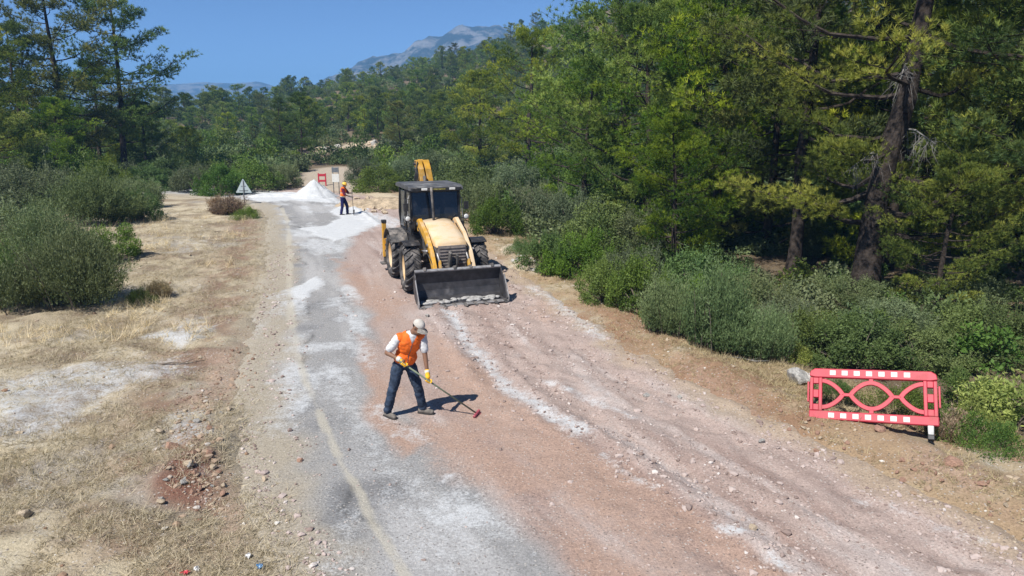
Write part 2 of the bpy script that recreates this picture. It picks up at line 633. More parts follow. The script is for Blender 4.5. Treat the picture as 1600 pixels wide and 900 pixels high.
        paint = mixc(paint, (0.22, 0.165, 0.115), sst(0.50, 0.66, fbm(x * 0.9, y * 0.9, 201, 4)) * 0.75)
        paint = mixc(paint, (0.20, 0.15, 0.105), sst(0.54, 0.70, fbm(x * 2.6, y * 2.6, 203, 3)) * 0.7)
        paint = mixc(paint, (0.36, 0.33, 0.29), sst(0.55, 0.70, fbm(x * 0.7, y * 0.7, 205, 4)) * 0.6)
        paint = mixc(paint, (0.52, 0.45, 0.32), sst(0.5, 0.75, n2) * 0.7)
        right = np.tile(np.array([[0.34, 0.245, 0.155]]), (N, 1))
        right = mixc(right, (0.27, 0.16, 0.10), sst(0.45, 0.7, n1) * 0.8)
        right = mixc(right, (0.42, 0.36, 0.25), sst(0.5, 0.75, n2) * 0.6)
        paint = np.where(left[:, None], paint, right)
        rim = left * np.exp(-((d - 1.0) / 0.9) ** 2) * (y < 40)
        paint = mixc(paint, (0.24, 0.155, 0.11), np.clip(rim * 1.3, 0, 1) * sst(0.34, 0.58, n2) * 0.9)
        near = left * sst(1.3, 0.0, d + (n2 - 0.5) * 1.2)
        paint = mixc(paint, (0.35, 0.30, 0.225), near * 0.9)
        # litter and leaf mould under the scrub
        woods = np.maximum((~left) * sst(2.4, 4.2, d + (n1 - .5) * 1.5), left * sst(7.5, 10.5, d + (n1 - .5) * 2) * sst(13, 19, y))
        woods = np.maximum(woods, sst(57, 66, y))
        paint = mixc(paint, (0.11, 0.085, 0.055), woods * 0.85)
        trk = sst(3.2, 1.8, poly_dist(x + (n1 - .5) * 2, y, TRACK))
        paint = mixc(paint, (0.40, 0.335, 0.26), trk)
        scar = sst(1.25, 0.75, np.hypot((x - SCAR[0]) / 4.2, (y - SCAR[1]) / 7.0) + (n1 - 0.5) * 0.8)
        paint = mixc(paint, (0.42, 0.35, 0.26), scar)
        bank = blob(x, y, [(545, 312), (580, 302), (620, 305), (660, 330), (640, 345), (600, 330)], 0.6, 0.6, 10)
        paint = mixc(paint, (0.46, 0.38, 0.27), bank)
        bank2 = blob(x, y, [(770, 395), (800, 380), (835, 390), (850, 420), (830, 430), (790, 410)], 0.5, 0.4, 11)
        paint = mixc(paint, (0.45, 0.39, 0.29), bank2)
        heap_ = blob(x, y, [(248, 735), (285, 700), (345, 690), (358, 760), (340, 800), (262, 785)], 0.3, 0.35, 12)
        paint = mixc(paint, (0.19, 0.095, 0.068), heap_ * (0.6 + 0.4 * sst(0.35, 0.6, n2)))
        red = 0.15 * heap_
        red = np.maximum(red, 0.55 * blob(x, y, [(270, 640), (330, 560), (390, 520), (400, 580), (350, 640), (300, 680)], 0.4, 0.5, 13))
        red = np.maximum(red, 0.5 * blob(x, y, [(1020, 555), (1130, 590), (1230, 650), (1220, 680), (1100, 630)], 0.5, 0.5, 14))
        red = np.maximum(red, 0.6 * blob(x, y, [(1390, 690), (1500, 720), (1600, 770), (1600, 840), (1450, 760)], 0.5, 0.5, 15))
        red = np.maximum(red, 0.5 * blob(x, y, [(330, 800), (380, 760), (400, 830), (340, 850)], 0.3, 0.4, 24))
        for pts, k, f in [([(-60, 600), (60, 582), (150, 566), (280, 572), (300, 590), (200, 615), (150, 645), (60, 685), (-40, 690)], 0.66, 0.6),
                          ([(215, 525), (260, 512), (330, 508), (335, 525), (280, 545)], 0.75, 0.25),
                          ([(250, 660), (300, 640), (340, 650), (330, 700), (260, 700)], 0.62, 0.25),
                          ([(260, 500), (320, 490), (330, 500), (280, 512)], 0.5, 0.25),
                          ([(255, 375), (330, 365), (350, 385), (280, 400)], 0.4, 0.5),
                          ([(0, 740), (120, 700), (180, 690), (60, 770)], 0.42, 0.4)]:
            dust = np.maximum(dust, k * blob(x, y, pts, f, 0.45, int(abs(pts[0][0])) + 3))
        dust = np.maximum(dust, 0.32 * sst(0.58, 0.72, n2) * (~left | (d < 3)) * (d < 4))
        rough = np.clip(1.0 - woods, 0.4, 1)
    return paint, dust, red, line, rough


def ground_material(name, speck, bump):
    t = NT(name)
    v = t.obj()
    nA = t.noise(5.0, 5, 0.6, v)
    nB = t.noise(28.0, 5, 0.65, v)
    nC = t.noise(110.0, 4, 0.7, v)
    mk = t.n("SeparateColor")
    t.set(mk, "#0", t.attr("layers").outputs["Color"])
    dust, red, line = mk.outputs[0], mk.outputs[1], mk.outputs[2]
    paint = t.attr("paint").outputs["Color"]
    # grain
    g = t.math('ADD', t.math('MULTIPLY', t.math('SUBTRACT', nB, 0.5), 1.3), t.math('MULTIPLY', t.math('SUBTRACT', nC, 0.5), 1.5))
    val = t.math('ADD', g, 1.0)
    jig = t.math('ADD', t.math('ADD', t.math('MULTIPLY', t.math('SUBTRACT', nA, 0.5), 0.9), t.math('MULTIPLY', t.math('SUBTRACT', nB, 0.5), 0.9)), t.math('MULTIPLY', t.math('SUBTRACT', nC, 0.5), 0.5))
    c = t.mix(t.ramp(t.math('ADD', red, t.math('MULTIPLY', jig, 0.7)), 0.15, 0.95), paint, (0.370, 0.255, 0.200))
    cv = t.n("CombineColor")
    for i in range(3): t.set(cv, "#%d" % i, val)
    c = t.mix(1.0, c, cv.outputs[0], 'MULTIPLY')
    # small stones seen as light and dark flecks
    vor = t.n("TexVoronoi", {"feature": 'F1'}, Scale=26.0)
    t.t.links.new(v, vor.inputs["Vector"])
    sep = t.n("SeparateColor"); t.set(sep, "#0", vor.outputs["Color"])
    fleck = t.math('MULTIPLY', t.ramp(sep.outputs[0], 0.80, 0.84), t.ramp(vor.outputs["Distance"], 0.42, 0.30))
    c = t.mix(t.math('MULTIPLY', fleck, speck), c, (0.50, 0.46, 0.42))
    fleck2 = t.math('MULTIPLY', t.ramp(sep.outputs[1], 0.84, 0.88), t.ramp(vor.outputs["Distance"], 0.40, 0.28))
    c = t.mix(t.math('MULTIPLY', fleck2, speck), c, (0.11, 0.09, 0.08))
    dm = t.ramp(t.math('ADD', dust, t.math('MULTIPLY', t.math('MULTIPLY', jig, 1.25), t.ramp(dust, 0.0, 0.12))), 0.26, 1.05)
    c = t.mix(dm, c, (0.54, 0.55, 0.56))
    c = t.mix(t.ramp(t.math('ADD', line, t.math('MULTIPLY', jig, 0.5)), 0.20, 0.80, 0.0, 0.66), c, (0.47, 0.43, 0.35))
    h = t.math('ADD', t.math('MULTIPLY', nB, 1.0), t.math('MULTIPLY', nC, 0.45))
    h = t.math('ADD', h, t.math('MULTIPLY', fleck, 0.35))
    b = t.bump(h, bump, 0.045)
    return t.done(t.bsdf(c, 0.92, 0.15, 0.0, b))


M = {}
M['ground'] = ground_material("dry_ground", 0.75, 0.7)
M['road'] = ground_material("dusty_road", 0.6, 0.55)


def grow(a, b, s0, s1):
    """coordinates from a to b with steps growing from s0 to s1"""
    out = [a]
    L = b - a
    while out[-1] < b:
        f = (out[-1] - a) / L
        out.append(out[-1] + s0 + (s1 - s0) * f)
    out[-1] = b
    return np.array(out)


def tensor_grid(xs, ys):
    X, Y = np.meshgrid(xs, ys)
    nx, ny = len(xs), len(ys)
    i = np.arange(nx - 1)[None, :] + np.arange(ny - 1)[:, None] * nx
    F = np.stack([i, i + 1, i + nx + 1, i + nx], -1).reshape(-1, 4)
    return X.ravel(), Y.ravel(), F


xr = grow(13, 40, 0.09, 1.6); xr2 = grow(40, 300, 2.0, 14); xr3 = grow(300, 3000, 40, 500)
pos = np.concatenate([xr[1:], xr2[1:], xr3[1:]])
xs = np.concatenate([-pos[::-1] - 2, np.arange(-15, 13.0001, 0.095), pos])
ys = np.concatenate([[-400, -120, -40, -12, 0, 2], grow(3.5, 26, 0.072, 0.115)[0:], grow(26, 60, 0.12, 0.45)[1:], grow(60, 300, 0.6, 6)[1:], grow(300, 3000, 20, 350)[1:]])
X, Y, F = tensor_grid(xs, ys)
Z = ground_z(X, Y)
me = fast_mesh("ground", np.stack([X, Y, Z], 1), F, True)
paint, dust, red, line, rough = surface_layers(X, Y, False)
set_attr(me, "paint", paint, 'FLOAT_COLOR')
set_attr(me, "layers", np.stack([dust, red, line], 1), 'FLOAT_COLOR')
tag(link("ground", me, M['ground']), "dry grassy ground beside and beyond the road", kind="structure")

# the road: a strip that follows the bend, half worn asphalt, half scraped to crushed stone
sv = np.concatenate([grow(2.0, 24, 0.065, 0.10), grow(24, 62, 0.12, 0.4)[1:], grow(62, CLS[-1], 0.6, 2.0)[1:]])
tv = np.arange(-HW - 0.7, HW + 0.701, 0.075)
cx = np.interp(sv, CLS, CL[:, 0]); cy = np.interp(sv, CLS, CL[:, 1])
tx = np.gradient(cx, sv); ty = np.gradient(cy, sv)
k = np.ones(41) / 41.0
tx = np.convolve(np.pad(tx, 20, 'edge'), k, 'valid'); ty = np.convolve(np.pad(ty, 20, 'edge'), k, 'valid')
ln = np.hypot(tx, ty); tx /= ln; ty /= ln
RX = cx[:, None] + ty[:, None] * tv[None, :]
RY = cy[:, None] - tx[:, None] * tv[None, :]
SS = np.repeat(sv[:, None], len(tv), 1).ravel(); TT = np.tile(tv, len(sv))
RX = RX.ravel(); RY = RY.ravel()
RZ = road_z(RX, RY, SS, TT)
nt = len(tv)
i = np.arange(nt - 1)[None, :] + np.arange(len(sv) - 1)[:, None] * nt
F = np.stack([i, i + 1, i + nt + 1, i + nt], -1).reshape(-1, 4)
paint, dust, red, line, rough_road = surface_layers(RX, RY, True)
RZ = RZ + 0.03 * sst(0.75, 1.0, dust)
me = fast_mesh("road", np.stack([RX, RY, RZ], 1), F, True)
set_attr(me, "paint", paint, 'FLOAT_COLOR')
set_attr(me, "layers", np.stack([dust, red, line], 1), 'FLOAT_COLOR')
tag(link("road", me, M['road']), "worn asphalt road, one side scraped to reddish crushed stone", kind="structure")


def surf_z(x, y):
    """height of whatever surface is on top at x, y"""
    x = np.atleast_1d(np.asarray(x, float)); y = np.atleast_1d(np.asarray(y, float))
    s, t = road_st(x, y)
    return np.maximum(ground_z(x, y), np.where(np.abs(t) < HW + 0.6, road_z(x, y, s, t), -9))


def sz(x, y):
    return float(surf_z(x, y)[0])


# ---------------------------------------------------------------- mountains beyond the ridge
def mountain(name, label, y0, prof, depth, mat, seed, amp):
    """prof: (x, height) along the crest at distance y0"""
    px_ = np.array([p[0] for p in prof], float); ph = np.array([p[1] for p in prof], float)
    xs_ = np.linspace(px_[0], px_[-1], 150)
    vs_ = np.linspace(-1, 1, 60)
    Xg, Vg = np.meshgrid(xs_, vs_)
    H = np.interp(Xg, px_, ph)
    prof_v = np.clip(1 - np.abs(Vg), 0, 1) ** 0.85
    L = px_[-1] - px_[0]
    rid = 1 - np.abs(2 * fbm(Xg / L * 9, Vg * 3.0, seed, 5, 0.55) - 1)
    Zg = H * prof_v + (rid - 0.6) * amp * np.minimum(prof_v * 2.2, 1.0) * np.minimum(H / ph.max() * 1.5, 1)
    Yg = y0 + Vg * depth
    i = np.arange(149)[None, :] + np.arange(59)[:, None] * 150
    F_ = np.stack([i, i + 1, i + 151, i + 150], -1).reshape(-1, 4)
    me_ = fast_mesh(name, np.stack([Xg.ravel(), Yg.ravel(), Zg.ravel() - 12], 1), F_, True)
    return tag(link(name, me_, mat), label, kind="structure")


t = NT("mountain_rock")
v = t.obj()
c = t.mix(t.ramp(t.noise(0.02, 6, 0.7, v), 0.42, 0.6), (0.025, 0.035, 0.03), (0.19, 0.185, 0.18))
M['mountain'] = t.done(t.bsdf(c, 0.95, 0.1, 0, t.bump(t.noise(0.03, 6, 0.7, v), 0.8, 8.0)))
def crest(pts, Yd):
    out = []
    for px, py in pts:
        v_ = (450 - py) / FPX
        out.append(((px - 800) / FPX * Yd / (CP + v_ * SP), CAM_H + Yd * (-SP + v_ * CP) / (CP + v_ * SP) + 8))
    return out
Ym = 1500.0
mountain("mountain", "bare rocky mountain in blue haze behind the wooded ridge", Ym,
         crest([(430, 170), (500, 135), (560, 106), (600, 92), (640, 80), (690, 58), (705, 50), (775, 49), (800, 58), (860, 70), (1000, 90), (1200, 150)], Ym), 420, M['mountain'], 140, 52)
Yh = 2300.0
mountain("distant_hills", "low flat blue hills far off along the horizon", Yh,
         crest([(-500, 150), (0, 150), (150, 140), (260, 130), (320, 126), (360, 128), (405, 126), (430, 135), (500, 150), (650, 170)], Yh), 450, M['mountain'], 150, 14)

# ---------------------------------------------------------------- vegetation builders
M['bark'] = simple("pine_bark", (0.045, 0.036, 0.031), 0.95, 0.1, var=0.5, scale=6, bump=0.9, bscale=14, bdist=0.03)
M['bark_grey'] = simple("shrub_wood", (0.13, 0.11, 0.09), 0.95, 0.1, var=0.3, scale=10)
M['dead'] = simple("dead_twigs", (0.20, 0.19, 0.18), 0.95, 0.1, var=0.25, scale=8)
M['needles'] = foliage("pine_needles", (0.070, 0.130, 0.024), (0.300, 0.365, 0.055), (0.42, 0.46, 0.08), 0.30)
M['needles_dark'] = foliage("dark_pine_needles", (0.060, 0.105, 0.030), (0.185, 0.250, 0.055), None, 0.30)
M['leaf'] = foliage("green_leaves", (0.065, 0.115, 0.026), (0.170, 0.250, 0.055), None, 0.34)
M['broom'] = foliage("grey_green_leaves", (0.075, 0.122, 0.042), (0.225, 0.285, 0.120), None, 0.28)
M['olive'] = foliage("grey_olive_leaves", (0.085, 0.120, 0.055), (0.190, 0.230, 0.110), None, 0.28)
M['lime'] = foliage("yellow_green_leaves", (0.20, 0.26, 0.035), (0.42, 0.46, 0.075), None, 0.4)
M['dry'] = foliage("dry_stems", (0.22, 0.13, 0.075), (0.38, 0.29, 0.17), None, 0.2)
M['straw_dull'] = foliage("dull_straw", (0.22, 0.165, 0.10), (0.43, 0.34, 0.21), None, 0.2)
M['straw'] = foliage("straw", (0.42, 0.345, 0.21), (0.80, 0.70, 0.47), None, 0.25)


def unit(a):
    return a / (np.linalg.norm(a, axis=-1, keepdims=True) + 1e-9)


def blades(P, A, k, length, width, spread, r, up=0.15, tint=None, tint_j=0.2):
    """k thin pointed blades leaving each point P about the direction A -> V, F, tint"""
    n = len(P)
    D = unit(A[:, None, :] + r.normal(0, spread, (n, k, 3)) + np.array([0, 0, up]))
    L = length * r.uniform(0.6, 1.2, (n, k, 1))
    side = unit(np.cross(D, r.normal(0, 1, (n, k, 3)))) * width * 0.5
    base = P[:, None, :] + D * L * 0.05
    tip = P[:, None, :] + D * L
    V = np.stack([base - side, base + side, tip], 2).reshape(-1, 3)
    F_ = np.arange(len(V)).reshape(-1, 3)
    if tint is None: tint = r.uniform(0, 1, n)
    T = np.repeat(np.clip(tint[:, None] + r.normal(0, tint_j, (n, k)), 0, 1)[..., None], 3, 2).reshape(-1)
    return V, F_, T


def leaves(P, size, asp, r, tint, nrm=None):
    """one small rhombic leaf at each point"""
    n = len(P)
    D = unit(r.normal(0, 1, (n, 3)) + np.array([0, 0, 0.35]))
    if nrm is not None: D = unit(D + nrm * 0.6)
    S = unit(np.cross(D, r.normal(0, 1, (n, 3))))
    L = (size * r.uniform(0.6, 1.3, (n, 1)))
    W = L * asp * 0.5
    V = np.stack([P, P + D * L * 0.5 + S * W, P + D * L, P + D * L * 0.5 - S * W], 1).reshape(-1, 3)
    F_ = np.arange(len(V)).reshape(-1, 4)
    return V, F_, np.repeat(tint, 4)


def foliage_mesh(name, V, F_, T, mat):
    me_ = fast_mesh(name, V, F_)
    set_attr(me_, "tint", T)
    me_.materials.append(mat)
    return me_


def make_pine(seed, H=13.0, r0=0.22, base=0.25, rad=3.2, limbs=42, subs=7, tufts=8, needles=16, nl=0.20, nw=0.022, lean=(0.3, 0.1), mat=None, peak=0.3, sub_tubes=True, droop=0.0, puff=1.0, bare=None):
    """trunk with limbs and twigs; crown of needle tufts gathered in pads along the twigs"""
    r = np.random.default_rng(seed)
    zz = np.linspace(-0.4, H, 14)
    f = np.clip(zz / H, 0, 1)
    wob = np.cumsum(r.normal(0, 0.05, (14, 2)), 0) * H / 14
    path = np.stack([lean[0] * H * 0.12 * f ** 1.4 + wob[:, 0], lean[1] * H * 0.12 * f ** 1.4 + wob[:, 1], zz], 1)
    rt = r0 * (1 - f) ** 0.75 + 0.02
    rt[0] *= 1.5; rt[1] *= 1.12
    mb = MB()
    mb.tube(path, list(rt), 9, cap=False)
    P, A, TT_ = [], [], []
    for i in range(limbs):
        fr = base + (0.985 - base) * ((i + r.uniform(0, 1)) / limbs)
        az = i * 2.399 + r.normal(0, 0.5)
        if bare and fr < bare and abs((az + math.pi / 2 + math.pi) % (2 * math.pi) - math.pi) < 0.62: continue
        pr = min(1.0, (fr - base) / max(1e-3, peak - base) * 0.55 + 0.5) if fr < peak else max(0.16, (1 - ((fr - peak) / (1 - peak)) ** 2.6))
        L = rad * pr * r.uniform(0.5, 1.15)
        o = np.array([np.interp(fr * H, zz, path[:, j]) for j in range(3)])
        d = np.array([math.cos(az), math.sin(az), 0.0])
        rise = r.uniform(0.10, 0.65) + 0.7 * max(0, fr - 0.6) - droop * (1 - fr)
        q = np.linspace(0, 1, 6)
        lp = o + d * (q * L)[:, None] + np.array([0, 0, 1.0]) * (L * (rise * q - 0.25 * np.sin(q * math.pi) * 0.6))[:, None] + r.normal(0, 0.035 * L, (6, 3)) * q[:, None]
        rl = max(0.018, 0.30 * np.interp(fr * H, zz, rt))
        mb.tube(lp, [rl * (1 - 0.8 * a) + 0.006 for a in q], 5, cap=False)
        pad_t = r.uniform(0.05, 0.85)
        for j in range(subs):
            a = 0.42 + 0.60 * (j + r.uniform(0, 1)) / subs
            so = np.array([np.interp(a, q, lp[:, c_]) for c_ in range(3)])
            ang = az + (1 if j % 2 else -1) * r.uniform(0.3, 1.15) * (1.15 - 0.7 * a)
            sl = L * r.uniform(0.16, 0.36) + 0.25
            sd = np.array([math.cos(ang), math.sin(ang), r.uniform(-0.05, 0.55)])
            if sub_tubes:
                mb.tube([so, so + sd * sl * 0.6, so + sd * sl + np.array([0, 0, 0.08])], [0.016, 0.010, 0.005], 3, cap=False)
            m_ = tufts
            # needle tufts form a flattened puff round the twig's end
            pc = so + sd * sl * 0.75
            pr_ = r.uniform(0.34, 0.62) * puff * (0.75 + 0.25 * pr)
            dv = unit(r.normal(0, 1, (m_, 3)) + np.array([0, 0, 0.25]))
            u = r.uniform(0.35, 1.0, (m_, 1)) ** 0.6
            P.append(pc + dv * u * pr_ * np.array([1.15, 1.15, 0.62]) - sd * (1 - u) * sl * 0.35)
            A.append(unit(dv * 0.8 + sd * 0.5 + np.array([0, 0, 0.45])))
            TT_.append(np.clip(pad_t + 0.25 * dv[:, 2] + r.normal(0, 0.13, m_), 0, 1))
    P = np.concatenate(P); A = np.concatenate(A); TT_ = np.concatenate(TT_)
    V, F_, T = blades(P, A, needles, nl, nw, 0.62, r, 0.2, TT_, 0.08)
    tm = mb.mesh("pine_trunk", recalc=False)
    tm.materials.append(M['bark'])
    return tm, foliage_mesh("pine_crown", V, F_, T, mat or M['needles'])


def dome_points(r, n, w, h, clumps, cr, low=0.05):
    """leaf sites in uneven clumps over a dome-shaped bush w wide and h tall"""
    C = []
    for i in range(clumps):
        th = r.uniform(0, 2 * math.pi); ph = math.acos(1 - r.uniform(0.02, 1.0))
        k = r.uniform(0.55, 1.0) ** 0.6
        C.append((math.cos(th) * math.sin(ph) * w / 2 * k * (0.8 + 0.35 * r.uniform()), math.sin(th) * math.sin(ph) * w / 2 * k * (0.8 + 0.35 * r.uniform()),
                  max(low + 0.1, h * math.cos(ph) * k * r.uniform(0.72, 1.0))))
    C = np.array(C)
    rad = cr * r.uniform(0.6, 1.25, clumps)
    idx = r.integers(0, clumps, n)
    d = unit(r.normal(0, 1, (n, 3)))
    rr = r.uniform(0.25, 1.0, (n, 1)) ** 0.5
    P = C[idx] + d * rr * rad[idx, None] * np.array([1, 1, 0.8])
    P[:, 2] = np.abs(P[:, 2] - low) + low
    ct = r.uniform(0.1, 0.9, clumps)
    return P, d, np.clip(ct[idx] + r.normal(0, 0.15, n), 0, 1), C


def make_bush(seed, w, h, n=9000, size=0.06, asp=0.5, clumps=46, cr=0.32, mat=None, stems=14, whips=0):
    r = np.random.default_rng(seed)
    P, d, T0, C = dome_points(r, n, w, h, clumps, cr)
    V, F_, T = leaves(P, size, asp, r, T0, d)
    if whips:
        k = r.integers(0, len(C), whips)
        base_ = C[k] + r.normal(0, 0.08, (whips, 3))
        dirn = unit(C[k] / np.array([w, w, h]) + np.array([0, 0, 0.9]) + r.normal(0, 0.2, (whips, 3)))
        L = r.uniform(0.3, 0.6, (whips, 1)) * min(1.0, h * 0.55)
        m_ = 9
        u = r.uniform(0.1, 1, (whips, m_, 1))
        pp = (base_[:, None, :] + dirn[:, None, :] * L[:, None, :] * u).reshape(-1, 3)
        V2, F2, T2 = leaves(pp, size * 0.9, asp * 0.6, r, r.uniform(0.5, 1, len(pp)))
        F_ = np.concatenate([F_, F2 + len(V)]); V = np.concatenate([V, V2]); T = np.concatenate([T, T2])
        # thin whip stems as narrow quads
        sd = unit(np.cross(dirn, r.normal(0, 1, (whips, 3)))) * 0.006
        V3 = np.stack([base_ - sd, base_ + sd, base_ + dirn * L + sd * 0.3, base_ + dirn * L - sd * 0.3], 1).reshape(-1, 3)
        F3 = np.arange(len(V3)).reshape(-1, 4)
        F_ = np.concatenate([F_, F3 + len(V)]); V = np.concatenate([V, V3]); T = np.concatenate([T, np.full(len(V3), 0.7)])
    fm = foliage_mesh("bush_leaves", V, F_, T, mat or M['leaf'])
    mb = MB()
    for i in range(min(stems, len(C))):
        c_ = C[i]
        mb.tube([(c_[0] * 0.08, c_[1] * 0.08, -0.1), (c_[0] * 0.45, c_[1] * 0.45, c_[2] * 0.5), tuple(c_)], [0.022, 0.015, 0.006], 4, cap=False)
    sm = mb.mesh("bush_stems", recalc=False)
    sm.materials.append(M['bark_grey'])
    return sm, fm


def make_broom(seed, w, h, stems=900, mat=None, leaf=0.045):
    """grey-green broom: hundreds of whippy upright stems set with narrow leaves"""
    r = np.random.default_rng(seed)
    nc = 8
    ca = r.uniform(0, 2 * math.pi, nc); cd = np.sqrt(r.uniform(0.02, 1, nc)) * w * 0.27
    cd[0] = 0
    chh = r.uniform(0.5, 1.1, nc) * (1 - 0.25 * cd / (w * 0.27)); cww = r.uniform(0.34, 0.62, nc)
    ci = r.integers(0, nc, stems)
    cen = np.stack([np.cos(ca) * cd, np.sin(ca) * cd, np.zeros(nc)], 1)[ci]
    th = r.uniform(0, 2 * math.pi, stems)
    sp = np.sqrt(r.uniform(0, 1, stems))
    ang = sp * 1.2
    lump = 1.0 + r.normal(0, 0.15, stems) + (r.uniform(0, 1, stems) < 0.09) * r.uniform(0.2, 0.5, stems)
    base_ = cen + np.stack([np.cos(th) * sp * w * 0.10, np.sin(th) * sp * w * 0.10, np.zeros(stems)], 1)
    tip = cen + np.stack([np.cos(th) * np.sin(ang) * w * 0.5 * cww[ci] * lump, np.sin(th) * np.sin(ang) * w * 0.5 * cww[ci] * lump, h * chh[ci] * (0.22 + 0.80 * np.cos(ang)) * lump], 1)
    m_ = 17
    u = r.uniform(0.12, 1.0, (stems, m_, 1)) ** 0.75
    mid = (base_ + tip) * 0.5 + np.array([0, 0, 0.12]) * h
    pp = (1 - u) ** 2 * base_[:, None] + 2 * u * (1 - u) * mid[:, None] + u ** 2 * tip[:, None] + r.normal(0, 0.05, (stems, m_, 3))
    pp = pp.reshape(-1, 3)
    pp[:, 2] = np.maximum(pp[:, 2], 0.03)
    D = np.repeat(unit(tip - base_), m_, 0)
    T0 = np.clip(np.repeat(r.uniform(0.0, 0.75, stems), m_) + 0.45 * (u.reshape(-1) - 0.5), 0, 1)
    V, F_, T = blades(pp, D, 2, leaf * 1.9, leaf * 0.42, 0.55, r, 0.3, T0, 0.15)
    k = np.arange(stems)
    sd = unit(np.cross(tip - base_, r.normal(0, 1, (stems, 3)))) * 0.006
    tri = np.stack([mid - sd, mid + sd, tip], 1).reshape(-1, 3)
    F_ = np.concatenate([F_, np.arange(len(tri)).reshape(-1, 3) + len(V)])
    V = np.concatenate([V, tri]); T = np.concatenate([T, np.full(len(tri), 0.75)])
    fm = foliage_mesh("broom_leaves", V, F_, T, mat or M['broom'])
    mb = MB()
    for i in range(26):
        mb.tube([tuple(base_[i] + np.array([0, 0, -0.1])), tuple(mid[i]), tuple(tip[i] * 0.96)], [0.014, 0.010, 0.004], 4, cap=False)
    sm = mb.mesh("broom_stems", recalc=False)
    sm.materials.append(M['bark_grey'])
    return sm, fm


# prototypes (meshes only; nothing of them is linked until a plant is placed)
PINE = {
    'tall': make_pine(11, 14.5, 0.24, 0.20, 4.1, 42, 6, 22, 12, 0.25, 0.032, (0.15, 0.1), M['needles_dark'], 0.40, puff=1.05),
    'wide': make_pine(12, 13.0, 0.26, 0.17, 4.7, 42, 6, 26, 13, 0.24, 0.028, (-0.3, 0.2), M['needles'], 0.45, puff=1.2),
    'low': make_pine(13, 10.5, 0.20, 0.05, 3.9, 46, 6, 25, 13, 0.23, 0.027, (0.2, -0.2), M['needles'], 0.32, puff=1.1),
    'big': make_pine(14, 16.0, 0.36, 0.13, 5.3, 44, 7, 32, 22, 0.165, 0.0145, (0.9, 0.1), M['needles'], 0.45, droop=0.3, puff=1.15, bare=0.62),
    'thin': make_pine(15, 13.0, 0.19, 0.28, 3.2, 34, 6, 20, 12, 0.25, 0.032, (0.5, 0.0), M['needles_dark'], 0.55),
}
BUSH = {
    'leafy': make_bush(21, 2.4, 1.5, 12500, 0.070, 0.52, 44, 0.27, M['leaf'], 30, 420),
    'leafy2': make_bush(22, 2.2, 1.3, 11000, 0.064, 0.5, 38, 0.27, M['leaf'], 28, 300),
    'round': make_bush(23, 3.0, 2.4, 14000, 0.09, 0.5, 60, 0.42, M['leaf'], 16, 0),
    'olive': make_bush(24, 2.8, 1.8, 12000, 0.085, 0.34, 42, 0.33, M['olive'], 28, 420),
    'broom': make_broom(25, 3.4, 2.1, 1900, M['broom']),
    'whip': make_broom(26, 2.4, 1.7, 1300, M['broom']),
    'lime': make_bush(27, 1.6, 1.3, 3600, 0.085, 0.42, 30, 0.26, M['lime'], 12, 60),
    'dry': make_broom(28, 1.5, 0.9, 420, M['dry']),
    'low': make_bush(29, 2.0, 0.7, 8000, 0.045, 0.5, 46, 0.24, M['leaf'], 10, 120),
}


def plant(name, kind, protos, x, y, scale, rz, label, cat, group, sq=1.0, names=("trunk", "crown")):
    sm, fm = protos[kind]
    o = empty(name, (x, y, sz(x, y) - 0.03), rz)
    o.scale = (scale, scale, scale * sq)
    link(names[0], sm, None, o)
    link(names[1], fm, None, o)
    return tag(o, label, cat, group)


# ---------------------------------------------------------------- pines one can tell apart
def pine(px, Yd, kind, scale, rz, label, group, name="pine_tree", sq=1.0):
    x = (px - 800) / FPX * Yd * 1.005
    return plant(name, kind, PINE, x, Yd, scale, rz, label, "pine tree", group, sq)


GL = "pines on the verge left of the road"
pine(205, 60.5, 'tall', 1.06, 0.4, "tall pine with a bare straight trunk, the one closest to the white pile", GL)
pine(128, 58.0, 'wide', 1.18, 2.1, "broad pine just left of the straight-trunked one, top out of frame", GL)
pine(62, 54.0, 'tall', 0.82, 3.3, "dark pine with gaps of sky, second from the left border", GL)
pine(-15, 49.0, 'wide', 0.84, 5.2, "pine cut by the left border of the picture", GL)
pine(165, 66.0, 'low', 0.95, 1.3, "low bushy pine behind the two tall left pines", GL)
pine(35, 64.0, 'low', 0.85, 4.0, "low pine half hidden behind the second pine from the left border", GL)
pine(100, 50.0, 'low', 0.62, 0.6, "short bright pine in front of the left pine group", GL)
pine(240, 63.0, 'low', 0.62, 2.6, "short dark-green pine at the right side of the straight trunk", GL)
pine(10, 44.0, 'low', 0.60, 5.0, "short pine in front of the pine cut by the left border", GL)
GR = "tall pines crowding the right side of the road"
pine(1358, 20.9, 'big', 1.0, 0.0, "biggest pine with a thick dark leaning trunk above the red barrier", GR)
pine(1245, 25.0, 'thin', 1.12, 0.5, "slim dark pine with a leaning bare trunk left of the biggest pine", GR)
pine(1120, 30.0, 'low', 1.0, 2.0, "bright pine with branches down to the ground, right of the dark hollow", GR)
pine(1015, 33.0, 'low', 0.98, 4.4, "bright low-branched pine behind the bushes, left of the dark hollow", GR)
pine(975, 41.0, 'wide', 1.16, 1.0, "tall pine whose edge meets the sky beside the ridge", GR)
pine(1080, 39.0, 'tall', 1.1, 2.6, "tall dark pine between the sky-edge pine and the slim leaning one", GR)
pine(1180, 36.0, 'wide', 1.15, 3.9, "spreading pine filling the top of the picture behind the slim pine", GR)
pine(1300, 32.0, 'wide', 1.1, 5.1, "spreading pine directly behind the biggest pine", GR)
pine(1440, 29.0, 'tall', 1.1, 0.9, "dark pine behind and right of the biggest trunk", GR)
pine(1545, 24.0, 'wide', 1.05, 2.8, "pine with bright boughs at the upper right border", GR)
pine(1700, 20.0, 'low', 1.12, 1.9, "low-branched pine reaching in from the right border", GR)
